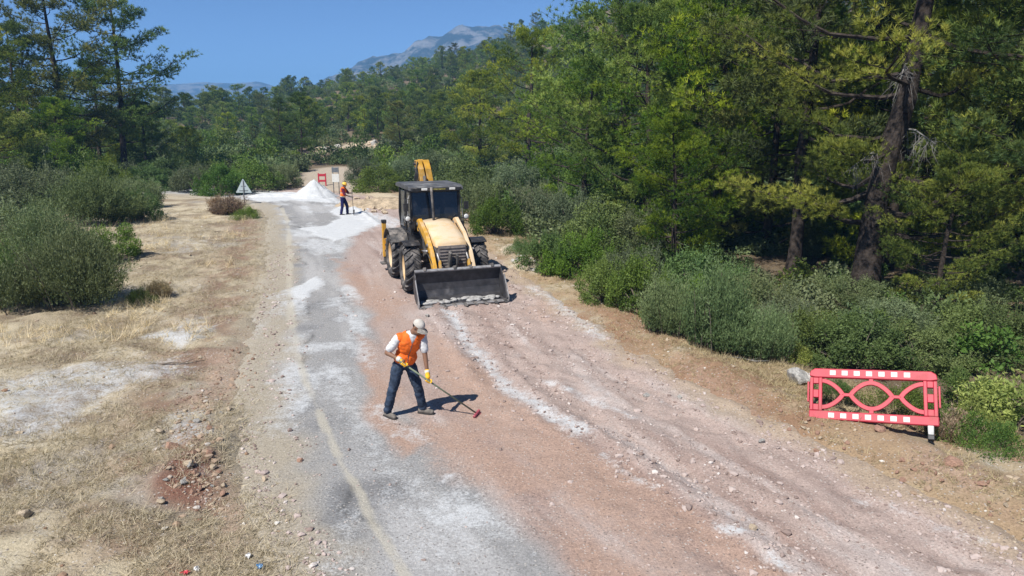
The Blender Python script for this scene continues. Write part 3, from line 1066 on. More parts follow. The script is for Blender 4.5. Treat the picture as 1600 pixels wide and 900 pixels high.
pine(1475, 19.5, 'low', 0.42, 0.7, "young bright green pine under the biggest pine's right side", GR)
pine(1960, 14.0, 'big', 0.95, 2.4, "pine hanging its bright boughs in from beyond the right border", GR)
pine(1790, 24.0, 'big', 0.9, 4.0, "shaded pine behind the boughs at the right border", GR)
pine(1390, 25.5, 'low', 0.9, 1.2, "shaded low pine straight behind the biggest trunk", GR)
pine(1200, 29.0, 'low', 0.9, 5.0, "dense low pine filling the gap left of the slim leaning pine", GR)
pine(1610, 33.0, 'low', 1.1, 5.5, "pine deep in shade behind the right border boughs", GR)
pine(905, 37.0, 'low', 0.78, 0.3, "short bright pine in front of the lone dark-stemmed pine's right side", GR)
pine(1060, 25.5, 'low', 0.52, 3.0, "young pine hung with shade just beside the dark hollow", GR)
GM = "pines standing apart in the middle distance"
pine(824, 58.0, 'wide', 0.92, 4.9, "lone sunlit pine with a dark twisted stem straight behind the loader's right side", GM)
pine(752, 66.0, 'low', 0.86, 2.2, "pale bushy pine left of the lone sunlit pine", GM)
pine(478, 74.0, 'tall', 0.50, 0.2, "dark dense pine rising right behind the white pile", GM)
pine(450, 82.0, 'tall', 0.46, 2.9, "dark pine just left of the one behind the white pile", GM)
pine(630, 84.0, 'wide', 0.45, 1.4, "small pine above the loader's cab roof, right of the stony clearing", GM)
pine(695, 92.0, 'low', 0.60, 3.6, "rounded pine upslope of the loader's raised boom", GM)
GS = "single pines breaking the skyline of the ridge"
for px, Yd, sc, lab in [(424, 150, 0.40, "leftmost small pine on the ridge skyline, beside the blue hills"), (447, 160, 0.36, "second skyline pine from the blue hills"),
                        (487, 150, 0.46, "widest skyline pine above the white pile"), (552, 175, 0.46, "skyline pine below the left foot of the rocky mountain"),
                        (715, 215, 0.5, "skyline pine under the rocky mountain's flat top"), (798, 235, 0.55, "skyline pine just right of the rocky mountain"),
                        (836, 240, 0.5, "small skyline pine farthest right before the tall trees")]:
    pine(px, Yd, 'tall' if px % 2 else 'wide', sc, px * 0.7, lab, GS)
pine(300, 68.0, 'low', 0.40, 1.0, "young yellow-green pine right of the left pine group", GM)

# dead grey twigs hanging in the biggest pine
big_pine = next(o for o in col.objects if o.get("label", "").startswith("biggest pine"))
r = np.random.default_rng(5)
for (px, py, Yd, ln) in [(1408, 120, 19.7, 0.9), (1330, 262, 19.6, 0.8), (1462, 225, 19.9, 0.9)]:
    v_ = (450 - py) / FPX
    tt = Yd / (CP + v_ * SP)
    p0 = np.array([(px - 800) / FPX * tt, Yd, CAM_H + tt * (-SP + v_ * CP)]) - np.array(big_pine.location)
    mb = MB()
    tx_ = np.interp(p0[2], [0, 16], [0, 1.6])
    b0_ = np.array([tx_, 0.1, p0[2] + 0.45]); b1_ = (p0 + b0_) / 2 + np.array([0, 0, 0.15])
    mb.tube([tuple(b0_), tuple(b1_), tuple(p0)], [0.035, 0.022, 0.006], 5, cap=False)
    for k_ in range(34):
        u_ = r.uniform(0.25, 1.0)
        o0 = (1 - u_) ** 2 * b0_ + 2 * u_ * (1 - u_) * b1_ + u_ ** 2 * p0
        d0 = np.array([r.normal(0, 0.30), r.normal(0, 0.30), -abs(r.normal(0.45, 0.35))]) * ln
        m1 = o0 + d0 * 0.45 + r.normal(0, 0.07, 3)
        e = o0 + d0 + np.array([0, 0, -0.12])
        mb.tube([tuple(o0), tuple(m1), tuple(e)], [0.007, 0.005, 0.002], 3, cap=False)
        mb.tube([tuple(m1), tuple((m1 + e) / 2 + r.normal(0, 0.12, 3))], [0.004, 0.002], 3, cap=False)
    mb.build("dead_branch", M['dead'], big_pine)

# ---------------------------------------------------------------- bushes
def bush(px, py, kind, w, h, label, group, name="bush", cat="bush", rz=None):
    p = at(px, py)
    ref = {'leafy': (2.4, 1.5), 'leafy2': (2.2, 1.3), 'round': (3.0, 2.4), 'olive': (2.8, 1.8), 'broom': (3.4, 2.1), 'whip': (2.4, 1.7),
           'lime': (1.6, 1.3), 'dry': (1.5, 0.9), 'low': (2.0, 0.7)}[kind]
    sc = w / ref[0]
    back = 0.35 * w
    y = p.y + back
    return plant(name, kind, BUSH, p.x * y / p.y, y, sc, rz if rz is not None else (px * 0.37) % 6.28, label, cat, group, (h / ref[1]) / sc, ("stem", "leaves"))


BL = "bushes on the left verge"
bush(105, 505, 'broom', 4.0, 2.35, "big grey-green broom bush closest to the camera on the left verge", BL)
bush(-30, 500, 'broom', 3.2, 2.1, "grey-green broom bush cut by the left border, beside the biggest broom", BL)
bush(10, 420, 'olive', 4.2, 2.4, "dull olive bush behind the big broom at the left border", BL)
bush(150, 360, 'broom', 5.4, 2.9, "wide broom bush second back from the camera on the left verge", BL)
bush(215, 350, 'leafy', 2.6, 1.6, "smaller dark green bush at the right foot of the second broom", BL)
bush(60, 340, 'olive', 5.5, 3.0, "greyish olive bush behind the second broom bush", BL)
bush(-10, 330, 'olive', 5.0, 3.0, "olive bush far left behind the others at the border", BL)
bush(120, 308, 'round', 5.5, 3.4, "tall rounded bush at the foot of the left pines", BL)
bush(20, 302, 'round', 5.5, 3.4, "tall rounded bush left of the pine trunks at the border", BL)
bush(190, 300, 'olive', 4.0, 2.2, "grey bush right in front of the straight pine trunk", BL)
bush(265, 298, 'leafy', 4.5, 2.4, "green bush between the straight pine trunk and the triangle sign", BL)
bush(310, 303, 'olive', 4.0, 2.2, "grey-green bush two bushes left of the triangle sign", BL)
bush(345, 307, 'leafy', 3.6, 2.2, "dark green bush touching the triangle sign's left side", BL)
bush(300, 284, 'lime', 4.5, 3.6, "bright yellow-green bush under the young pine left of the sign", BL)
bush(400, 300, 'round', 4.5, 2.8, "rounded bush behind the triangle sign", BL)
bush(440, 297, 'olive', 3.5, 2.2, "greyish bush behind the strip of white powder", BL)
bush(365, 338, 'dry', 2.4, 1.2, "reddish-brown dry shrub below the triangle sign", BL)
bush(340, 330, 'dry', 1.8, 0.9, "small tan shrub left of the reddish-brown one", BL)
bush(385, 345, 'low', 1.5, 0.7, "low dark tuft at the asphalt edge below the sign", BL)
bush(95, 425, 'broom', 3.8, 2.2, "broom bush filling the gap between the two biggest brooms", BL)
bush(175, 412, 'leafy2', 2.4, 1.4, "dark green bush on the right flank between the two biggest brooms", BL)
bush(215, 330, 'olive', 3.4, 2.0, "olive bush right behind the second broom's right end", BL)
bush(70, 318, 'leafy', 4.5, 2.8, "green bush under the left pines behind the olive bush", BL)
bush(160, 318, 'leafy', 4.2, 2.6, "green bush under the broad left pine", BL)
bush(235, 300, 'round', 3.6, 2.2, "rounded bush just right of the straight pine trunk", BL)
bush(252, 468, 'dry', 0.9, 0.55, "knee-high dead weed right of the big broom bush", BL)
bush(222, 480, 'low', 0.8, 0.5, "small dark weed at the big broom's right foot", BL)
BR = "bushes along the right edge of the road"
bush(745, 352, 'olive', 3.2, 2.4, "grey-green bush right behind the loader's cab", BR)
bush(775, 372, 'leafy', 2.6, 1.7, "green bush next to the loader's far wheel", BR)
bush(840, 350, 'olive', 3.4, 2.5, "grey bush behind the white boulders", BR)
bush(862, 432, 'leafy', 2.2, 1.35, "fresh green bush beside the white boulders", BR)
bush(905, 440, 'leafy2', 2.3, 1.6, "green bush second from the white boulders", BR)
bush(945, 482, 'leafy', 1.7, 1.25, "green bush third from the white boulders, near the road edge", BR)
bush(1000, 500, 'leafy2', 2.0, 1.6, "yellowish green bush in the middle of the roadside row", BR)
bush(1040, 540, 'whip', 1.8, 1.35, "wispy grey-green bush in the roadside row", BR)
bush(1120, 562, 'whip', 2.3, 1.75, "largest wispy bush of the roadside row, pale stems on top", BR)
bush(1075, 480, 'leafy', 2.6, 1.7, "leafy bush behind the wispy ones", BR)
bush(1195, 570, 'whip', 1.5, 1.1, "last wispy bush before the pale boulder", BR)
bush(1180, 500, 'olive', 2.6, 1.5, "dull bush behind the largest wispy bush, at the edge of shade", BR)
bush(940, 400, 'round', 3.4, 2.6, "dark rounded bush behind the green row", BR)
bush(890, 372, 'olive', 3.8, 2.6, "grey rounded bush upslope of the green row", BR)
bush(1000, 400, 'olive', 3.4, 2.4, "grey bush at the left rim of the dark hollow", BR)
bush(810, 322, 'olive', 4.5, 3.0, "big grey bush right behind the loader, under the lone pine", BR)
bush(740, 318, 'round', 4.5, 3.0, "rounded bush showing above the loader's bonnet side", BR)
bush(870, 318, 'round', 4.8, 3.4, "rounded bush below the short bright pine", BR)
bush(950, 345, 'round', 4.0, 3.2, "dark round bush among the bright pines", BR)
bush(592, 302, 'round', 3.6, 2.3, "rounded bush on the stony bank right of the far worker", BR)
bush(640, 296, 'olive', 4.0, 2.6, "grey bush behind the loader's left side", BR)
bush(690, 292, 'olive', 4.5, 3.0, "grey bush behind the loader's cab", BR)
bush(570, 290, 'olive', 3.4, 2.4, "grey bush where the side track begins", BR)
BB = "plants round the red barrier"
bush(1335, 572, 'leafy', 2.4, 1.25, "leafy green bush straight behind the red barrier", BB)
bush(1435, 560, 'leafy2', 2.2, 1.0, "dark leafy bush behind the barrier's right end", BB)
bush(1270, 548, 'leafy2', 1.9, 1.2, "bush behind the pale boulder", BB)
bush(1490, 700, 'low', 1.1, 0.5, "low feathery plant touching the barrier's right end", BB)
bush(1520, 640, 'leafy2', 1.5, 0.8, "green bush right of the barrier near the border", BB)
bush(1575, 672, 'lime', 1.6, 1.2, "yellow-green leafy plant at the right border", BB)
bush(1520, 690, 'lime', 0.8, 0.8, "small yellow-green plant right of and behind the barrier", BB)
bush(1245, 560, 'lime', 0.6, 0.5, "small bright weed just above the pale boulder", BB)
bush(1500, 470, 'olive', 3.0, 1.2, "shaded scrub under the pines at the right", BB)
bush(1330, 470, 'olive', 2.4, 1.0, "shaded scrub at the foot of the biggest pine", BB)
bush(1480, 700, 'dry', 1.0, 0.6, "dry straw-coloured weed right of the barrier's foot", BB)

bush(985, 470, 'olive', 2.2, 1.5, "dusty olive bush behind the third green bush from the boulders", BR)
bush(1095, 520, 'leafy2', 2.0, 1.3, "green bush squeezed between the wispy bushes", BR)
bush(1150, 480, 'leafy', 2.2, 1.4, "darker leafy bush behind the largest wispy bush", BR)
bush(820, 405, 'low', 1.4, 0.7, "low green plant at the foot of the white boulders", BR)
bush(1225, 520, 'olive', 2.0, 1.2, "dull bush upslope of the pale boulder", BR)
bush(1400, 520, 'olive', 2.4, 1.1, "dull bush between the barrier and the biggest pine", BB)
bush(1520, 545, 'leafy', 2.4, 1.2, "dark leafy bush in the shade right of the barrier", BB)
bush(1590, 560, 'leafy2', 2.2, 1.3, "dark bush at the right border above the yellow-green plant", BB)
bush(1300, 640, 'low', 0.9, 0.4, "low weeds behind the barrier's left half", BB)
bush(1400, 650, 'low', 1.2, 0.5, "low weeds behind the barrier's right half", BB)
bush(1540, 720, 'low', 1.1, 0.5, "low green weeds below the bush right of the barrier", BB)

# ---------------------------------------------------------------- the wood on the hillside: one mass of far trees and scrub
FAR = []
for i in range(4):
    tm, cm = make_pine(200 + i, 7.5, 0.16, 0.10 + 0.05 * (i % 3), 2.5 + 0.3 * (i % 2), 20, 5, 9, 8, 0.42, 0.085, (0.3 * (i - 1.5), 0.1), M['needles'] if i % 2 else M['needles_dark'], 0.35, False, puff=1.1)
    FAR.append((tm, cm))
for i in range(4):
    FAR.append(make_bush(210 + i, 3.2 + 0.4 * i, 2.2 + 0.4 * (i % 3), 1500, 0.26, 0.55, 30, 0.5, [M['leaf'], M['olive'], M['leaf'], M['broom']][i], 4))
far_col = bpy.data.collections.new("far_plants")
far_names = []
for i, (a, b) in enumerate(FAR):
    bm = bmesh.new()
    bm.from_mesh(a); na = len(bm.faces)
    bm.from_mesh(b)
    bm.faces.ensure_lookup_table()
    for k_ in range(na, len(bm.faces)): bm.faces[k_].material_index = 1
    m_ = bpy.data.meshes.new("far_plant_%d" % i)
    bm.to_mesh(m_); bm.free()
    m_.materials.append(a.materials[0]); m_.materials.append(b.materials[0])
    o = bpy.data.objects.new("far_plant_%d" % i, m_)
    far_col.objects.link(o)


def scatter(name, label, P, S, RZ_, idx):
    me_ = bpy.data.meshes.new(name)
    me_.vertices.add(len(P))
    me_.vertices.foreach_set("co", np.ascontiguousarray(P, dtype=np.float32).ravel())
    set_attr(me_, "scl", S, 'FLOAT_VECTOR')
    set_attr(me_, "rot", np.stack([np.zeros(len(P)), np.zeros(len(P)), RZ_], 1), 'FLOAT_VECTOR')
    set_attr(me_, "kind_index", idx, 'INT')
    ng = bpy.data.node_groups.new(name, 'GeometryNodeTree')
    ng.interface.new_socket("Geometry", in_out='INPUT', socket_type='NodeSocketGeometry')
    ng.interface.new_socket("Geometry", in_out='OUTPUT', socket_type='NodeSocketGeometry')
    N_ = ng.nodes.new
    gi = N_("NodeGroupInput"); go = N_("NodeGroupOutput")
    ci = N_("GeometryNodeCollectionInfo"); ci.inputs["Collection"].default_value = far_col
    ci.inputs["Separate Children"].default_value = True; ci.inputs["Reset Children"].default_value = True
    ip = N_("GeometryNodeInstanceOnPoints"); ip.inputs["Pick Instance"].default_value = True
    def named(nm, ty):
        nd = N_("GeometryNodeInputNamedAttribute"); nd.data_type = ty
        nd.inputs["Name"].default_value = nm
        return next(o_ for o_ in nd.outputs if o_.enabled and o_.name == "Attribute")
    L_ = ng.links.new
    L_(gi.outputs[0], ip.inputs["Points"]); L_(ci.outputs[0], ip.inputs["Instance"])
    L_(named("kind_index", 'INT'), ip.inputs["Instance Index"])
    L_(named("rot", 'FLOAT_VECTOR'), ip.inputs["Rotation"]); L_(named("scl", 'FLOAT_VECTOR'), ip.inputs["Scale"])
    L_(ip.outputs[0], go.inputs[0])
    o_ = link(name, me_)
    md = o_.modifiers.new("scatter", 'NODES'); md.node_group = ng
    return tag(o_, label, kind="stuff")


r = np.random.default_rng(77)
n = 22000
yy = np.sqrt(r.uniform(60 ** 2, 330 ** 2, n)); xx = r.uniform(-1, 1, n) * (0.78 * yy + 14)
# thin out: keep far apart by distance
keep = []
cell = {}
for i in range(n):
    g = 1.9 + yy[i] * 0.0045
    kx, ky = int(xx[i] // g), int(yy[i] // g)
    if (kx, ky) in cell: continue
    cell[(kx, ky)] = 1
    keep.append(i)
xx = xx[keep]; yy = yy[keep]
ok = (poly_dist(xx, yy, TRACK) > 3.4)
ok &= np.hypot((xx - SCAR[0]) / 4.6, (yy - SCAR[1] + 3) / 10.0) > 1
_, tr_ = road_st(xx, yy)
ok &= np.abs(tr_) > HW + 2
xx = xx[ok]; yy = yy[ok]
pn = fbm(xx / 22, yy / 22, 71, 3)
is_tree = r.uniform(0, 1, len(xx)) < np.clip((pn - 0.45) * 2.4 + 0.18, 0.05, 0.55) * (yy > 84)
idx = np.where(is_tree, r.integers(0, 4, len(xx)), 4 + r.integers(0, 4, len(xx)))
s0 = np.where(is_tree, r.uniform(0.22, 0.80, len(xx)) * (0.75 + 0.25 * sst(90, 150, yy)), r.uniform(0.45, 0.95, len(xx)))
S3 = np.stack([s0 * r.uniform(0.9, 1.15, len(xx)), s0 * r.uniform(0.9, 1.15, len(xx)), s0 * r.uniform(0.85, 1.2, len(xx))], 1)
scatter("hillside_forest", "mixed pine and scrub forest covering the far hillside", np.stack([xx, yy, ground_z(xx, yy) - 0.1], 1), S3, r.uniform(0, 6.28, len(xx)), idx)

# understorey behind the roadside rows
n = 1500
yy = r.uniform(14, 62, n); xx = r.uniform(-1, 1, n) * (0.8 * yy + 4)
S_, T_ = road_st(xx, yy)
ok = ((T_ > HW + 4.2) & ((yy > 22) | (xx > 7.5))) | ((T_ < -HW - 10) & (yy > 36))
ok &= poly_dist(xx, yy, TRACK) > 3.6
ok &= ~((xx > 7) & (yy < 27) & (r.uniform(0, 1, n) > 0.45))
xx = xx[ok]; yy = yy[ok]
s0 = r.uniform(0.35, 0.85, len(xx)) * np.where(yy < 30, 0.6, 1)
scatter("undergrowth", "tangled evergreen undergrowth between the trees", np.stack([xx, yy, ground_z(xx, yy) - 0.08], 1), np.stack([s0, s0, s0 * r.uniform(0.7, 1.1, len(xx))], 1),
        r.uniform(0, 6.28, len(xx)), 4 + r.integers(0, 4, len(xx)))

# ---------------------------------------------------------------- backhoe loader
M['yellow'] = simple("yellow_paint", (0.55, 0.29, 0.03), 0.5, 0.4, var=0.18, scale=5, dust=0.42, dust_c=(0.55, 0.45, 0.33))
M['yellow_pale'] = simple("sunbleached_yellow_paint", (0.60, 0.37, 0.15), 0.55, 0.35, var=0.10, scale=3, dust=0.75, dust_c=(0.60, 0.48, 0.34))
M['black'] = simple("black_paint", (0.022, 0.022, 0.024), 0.5, 0.4, var=0.3, scale=6, dust=0.25)
M['darkgrey'] = simple("dusty_dark_metal", (0.055, 0.053, 0.053), 0.6, 0.4, var=0.3, scale=6, dust=0.45)
M['bucket'] = simple("worn_bucket_steel", (0.050, 0.048, 0.052), 0.5, 0.5, 0.35, var=0.35, scale=4, dust=0.30, dust_c=(0.30, 0.28, 0.28), bump=0.2, bscale=20)
M['steel'] = simple("bright_worn_steel", (0.34, 0.33, 0.33), 0.5, 0.5, 0.5, var=0.3, scale=9, dust=0.3)
M['tyre'] = simple("dusty_tyre_rubber", (0.035, 0.034, 0.035), 0.85, 0.2, var=0.25, scale=7, dust=0.48, dust_c=(0.27, 0.245, 0.23))
M['lamp'] = simple("lamp_glass", (0.62, 0.62, 0.60), 0.2, 0.6, var=0.05)
M['roofgrey'] = simple("dusty_roof", (0.07, 0.07, 0.075), 0.6, 0.3, var=0.2, scale=4, dust=0.4, dust_c=(0.28, 0.28, 0.28))
M['grille'] = simple("radiator_grille", (0.16, 0.14, 0.13), 0.7, 0.3, var=0.3, scale=12, dust=0.55, dust_c=(0.33, 0.28, 0.25))
t = NT("tinted_glass")
g_ = t.n("BsdfGlossy"); t.set(g_, "Color", (0.8, 0.85, 0.9, 1)); t.set(g_, "Roughness", 0.06)
d_ = t.bsdf(t.mix(t.ramp(t.noise(3, 5, 0.6, t.obj()), 0.4, 0.8), (0.008, 0.011, 0.018), (0.045, 0.045, 0.048)), 0.3, 0.5)
tr_n = t.n("BsdfTransparent"); t.set(tr_n, "Color", (0.20, 0.23, 0.27, 1))
m1 = t.n("MixShader"); m1.inputs[0].default_value = 0.45
t.t.links.new(d_, m1.inputs[1]); t.t.links.new(tr_n.outputs[0], m1.inputs[2])
fr_ = t.n("Fresnel"); fr_.inputs[0].default_value = 1.45
m2 = t.n("MixShader"); t.t.links.new(fr_.outputs[0], m2.inputs[0])
t.t.links.new(m1.outputs[0], m2.inputs[1]); t.t.links.new(g_.outputs[0], m2.inputs[2])
M['glass'] = t.done(m2.outputs[0])

LD = empty("backhoe_loader", (-2.03, 20.56, 0.03), R(20.3))
tag(LD, "dusty yellow backhoe loader with its front bucket lowered on the road", "backhoe loader")


def make_wheel_meshes(Rw, W):
    mb = MB()
    hw = W / 2
    prof = [(-hw * 0.72, Rw * 0.58), (-hw, Rw * 0.70), (-hw, Rw * 0.84), (-hw * 0.86, Rw * 0.925), (-hw * 0.4, Rw * 0.945), (hw * 0.4, Rw * 0.945), (hw * 0.86, Rw * 0.925), (hw, Rw * 0.84), (hw, Rw * 0.70), (hw * 0.72, Rw * 0.58)]
    mb.lathe(prof, 40, 'x', closed=True)
    nl_ = 19
    for sgn in (-1, 1):
        for i in range(nl_):
            a0 = 2 * math.pi * (i + (0.5 if sgn > 0 else 0)) / nl_
            # chevron lug as a swept bar over the tread, from centre to shoulder
            stations = [(0.04, 0.0, 0.93, 1.0), (0.45, 0.13, 0.93, 1.0), (0.85, 0.24, 0.91, 0.985), (1.02, 0.29, 0.84, 0.93)]
            V, F_ = [], []
            for (u, da, ri, ro) in stations:
                for (rr_, w_) in ((ri, 0.055), (ro, 0.038)):
                    for e in (-1, 1):
                        a = a0 + da + e * w_
                        V.append((sgn * u * hw, Rw * rr_ * math.cos(a), Rw * rr_ * math.sin(a)))
            for j in range(3):
                b0, b1 = j * 4, j * 4 + 4
                F_ += [(b0 + 2, b0 + 3, b1 + 3, b1 + 2), (b0, b0 + 2, b1 + 2, b1), (b0 + 3, b0 + 1, b1 + 1, b1 + 3)]
            F_ += [(0, 1, 3, 2), (12, 14, 15, 13)]
            mb._add(V, F_)
    tyre = mb.mesh("tyre")
    tyre.materials.append(M['tyre'])
    mb = MB()
    mb.lathe([(-hw * 0.55, Rw * 0.60), (-hw * 0.72, Rw * 0.60), (-hw * 0.74, Rw * 0.54), (-hw * 0.42, Rw * 0.50), (-hw * 0.34, Rw * 0.30), (-hw * 0.55, Rw * 0.22), (-hw * 0.62, Rw * 0.12), (-hw * 0.66, 0.02),
              (hw * 0.66, 0.02), (hw * 0.62, Rw * 0.12), (hw * 0.55, Rw * 0.22), (hw * 0.34, Rw * 0.30), (hw * 0.42, Rw * 0.50), (hw * 0.74, Rw * 0.54), (hw * 0.72, Rw * 0.60), (hw * 0.55, Rw * 0.60)], 28, 'x')
    for sgn in (-1, 1):
        for i in range(8):
            a = 2 * math.pi * i / 8
            mb.lathe([(sgn * hw * 0.34, 0.020), (sgn * hw * 0.48, 0.018)], 6, 'x', (0, Rw * 0.36 * math.cos(a), Rw * 0.36 * math.sin(a)))
    rim = mb.mesh("wheel")
    rim.materials.append(M['yellow_pale'])
    return rim, tyre


rim_m, tyre_m = make_wheel_meshes(0.70, 0.48)
for (x, y) in ((-1.0, 0), (1.0, 0), (-0.98, 2.2), (0.98, 2.2)):
    w_ = link("wheel", rim_m, None, LD, (x, y, 0.70), (R(37 * (x + y)), 0, R(-3) if y == 0 else 0))
    link("tyre", tyre_m, None, w_)

MB().box((0, 1.2, 0.80), (0.62, 4.4, 0.42)).box((0, 0, 0.70), (1.5, 0.26, 0.26)).box((0, 2.2, 0.70), (1.5, 0.3, 0.3)).box((-0.72, 1.15, 0.78), (0.42, 0.85, 0.5)).box((0.72, 1.15, 0.78), (0.42, 0.85, 0.5)) \
    .build("chassis", M['darkgrey'], LD, 0.02)
MB().box((-0.80, 1.12, 0.46), (0.30, 0.5, 0.04)).box((-0.82, 1.12, 0.72), (0.30, 0.5, 0.04)).box((-0.66, 0.89, 0.58), (0.03, 0.03, 0.32)).box((-0.66, 1.35, 0.58), (0.03, 0.03, 0.32)).build("step", M['darkgrey'], LD, 0.006)

# bonnet: sloping top with crowned section
mb = MB()
secs = [(-0.98, 0.44, 1.50, 0.06), (-0.90, 0.46, 1.60, 0.06), (-0.3, 0.47, 1.78, 0.06), (0.35, 0.47, 1.93, 0.06), (0.78, 0.47, 2.00, 0.06)]
V, F_ = [], []
for (y, w_, z, c_) in secs:
    V += [(-w_, y, 1.42), (-w_, y, z - 0.10), (-w_ + 0.04, y, z - 0.03), (-w_ * 0.55, y, z + 0.0), (0, y, z + 0.025), (w_ * 0.55, y, z + 0.0), (w_ - 0.04, y, z - 0.03), (w_, y, z - 0.10), (w_, y, 1.42)]
for i in range(len(secs) - 1):
    for k_ in range(8):
        F_.append((i * 9 + k_, i * 9 + k_ + 1, i * 9 + 10 + k_, i * 9 + 9 + k_))
F_.append(tuple(range(9))); F_.append(tuple(range(36, 45))[::-1])
mb._add(V, F_, smooth=True)
mb.build("bonnet", M['yellow_pale'], LD)
MB().box((0, -0.1, 1.16), (0.90, 1.70, 0.56)).build("engine_side", M['darkgrey'], LD, 0.01)
gr = MB().box((0, -0.965, 1.12), (0.84, 0.05, 0.70)).build("grille", M['grille'], LD, 0.02)
for i in range(7):
    MB().box((0, -1.0, 0.85 + i * 0.09), (0.74, 0.02, 0.035)).build("grille_bar", M['grille'], gr, 0.004)
MB().box((-0.10, -1.09, 1.05), (0.07, 0.16, 0.5), (0.25, 0, 0.1)).box((0.10, -1.09, 1.00), (0.06, 0.16, 0.45), (0.25, 0, -0.05)).build("lift_bracket", M['darkgrey'], LD, 0.01)
MB().box((0, -1.0, 0.66), (0.9, 0.25, 0.22)).build("front_weight", M['yellow'], LD, 0.02)

for s in (-1, 1):
    arm = MB().prism([(0.80, 1.78), (0.72, 2.00), (0.48, 2.06), (-0.35, 1.72), (-0.95, 1.28), (-1.42, 0.62), (-1.40, 0.42), (-1.28, 0.42), (-0.86, 0.96), (-0.30, 1.36), (0.40, 1.70), (0.62, 1.66)], s * 0.56 - 0.055, s * 0.56 + 0.055)
    arm = arm.build("loader_arm", M['yellow_pale'] if s > 0 else M['yellow'], LD, 0.012)
    for (y, z) in ((0.62, 1.88), (-0.6, 1.42), (-1.34, 0.52)):
        MB().lathe([(s * 0.56 - 0.085, 0.06), (s * 0.56 + 0.085, 0.06)], 12, 'x', (0, y, z)).build("pivot_pin", M['darkgrey'], arm)
    ram = MB().tube([(s * 0.70, 0.55, 1.10), (s * 0.70, -0.25, 1.22)], 0.058, 12).build("lift_ram", M['yellow'], LD)
    MB().tube([(s * 0.70, -0.25, 1.22), (s * 0.68, -0.82, 1.30)], 0.030, 10).build("ram_rod", M['steel'], ram)
    ram = MB().tube([(s * 0.43, 0.05, 1.78), (s * 0.43, -0.62, 1.48)], 0.050, 12).build("tilt_ram", M['yellow'], LD)
    MB().tube([(s * 0.43, -0.62, 1.48), (s * 0.42, -1.22, 1.02)], 0.028, 10).build("ram_rod", M['steel'], ram)
    MB().tube([(s * 0.66, 0.35, 1.80), (s * 0.665, -0.3, 1.52), (s * 0.66, -0.8, 1.2), (s * 0.6, -1.15, 0.95)], 0.016, 6).tube([(s * 0.49, 0.35, 1.90), (s * 0.48, -0.3, 1.66), (s * 0.48, -0.85, 1.3)], 0.016, 6).build("hose", M['black'], LD)
    MB().prism([(-1.22, 1.10), (-1.12, 1.0), (-1.28, 0.55), (-1.42, 0.50)], s * 0.42 - 0.03, s * 0.42 + 0.03).build("bucket_link", M['yellow'], LD, 0.006)
MB().tube([(-0.56, -0.78, 1.12), (0.56, -0.78, 1.12)], 0.06, 12).build("cross_tube", M['darkgrey'], LD)

# bucket: curved shell with side plates, spill guard, wear lip and teeth
BW = 1.22
prof_in = [(-1.60, 0.86), (-1.52, 0.72), (-1.48, 0.54), (-1.50, 0.34), (-1.58, 0.17), (-1.74, 0.075), (-1.95, 0.045), (-2.16, 0.03)]
prof_out = [(-2.16, 0.010), (-1.94, 0.015), (-1.72, 0.035), (-1.55, 0.14), (-1.46, 0.33), (-1.44, 0.55), (-1.475, 0.74), (-1.56, 0.89)]
bk = MB().prism(prof_in + prof_out, -BW, BW).build("bucket", M['bucket'], LD, 0.006)
side = [(-1.60, 0.87), (-1.51, 0.73), (-1.47, 0.54), (-1.49, 0.33), (-1.57, 0.15), (-1.74, 0.05), (-2.12, 0.02), (-2.17, 0.12), (-2.04, 0.30), (-1.80, 0.66)]
for s in (-1, 1):
    MB().prism(side, s * BW, s * (BW + 0.03)).build("side_plate", M['bucket'], bk, 0.005)
    MB().prism([(-2.20, 0.015), (-2.22, 0.13), (-1.82, 0.72), (-1.77, 0.69), (-2.06, 0.26), (-2.02, 0.015)], s * (BW + 0.032), s * (BW + 0.055)).build("side_cutter", M['steel'], bk, 0.004)
MB().box((0, -1.585, 0.90), (2 * BW + 0.02, 0.09, 0.05), (0.5, 0, 0)).build("spill_guard", M['steel'], bk, 0.008)
for x in (-0.95, -0.1, 0.35, 0.98):
    MB().prism([(-1.50, 0.86), (-1.64, 0.90), (-1.60, 1.00), (-1.44, 0.94)], x - 0.04, x + 0.04).build("lug", M['darkgrey'], bk, 0.006)
MB().box((0, -2.13, 0.035), (2 * BW + 0.06, 0.20, 0.028)).build("cutting_edge", M['steel'], bk, 0.006)
for i in range(9):
    x = -BW + 0.06 + i * (2 * BW - 0.12) / 8
    MB().prism([(-2.05, 0.055), (-2.20, 0.068), (-2.36, 0.022), (-2.20, 0.004), (-2.05, 0.008)], x - 0.045, x + 0.045).build("tooth", M['darkgrey'], bk, 0.005)
# crushed stone left in the bucket
mb = MB()
rr_ = random.Random(3)
for i in range(60):
    mb.ball((rr_.uniform(-1.1, 1.1), rr_.uniform(-2.02, -1.68), rr_.uniform(0.06, 0.10)), (rr_.uniform(0.05, 0.18), rr_.uniform(0.04, 0.1), rr_.uniform(0.015, 0.05)), None, 7, 5)
M['spoil'] = simple("grey_spoil", (0.34, 0.33, 0.32), 0.95, 0.1, var=0.3, scale=14, bump=0.8, bscale=30, bdist=0.02)
tag(mb.build("bucket_spoil", M['spoil'], LD), kind="stuff")

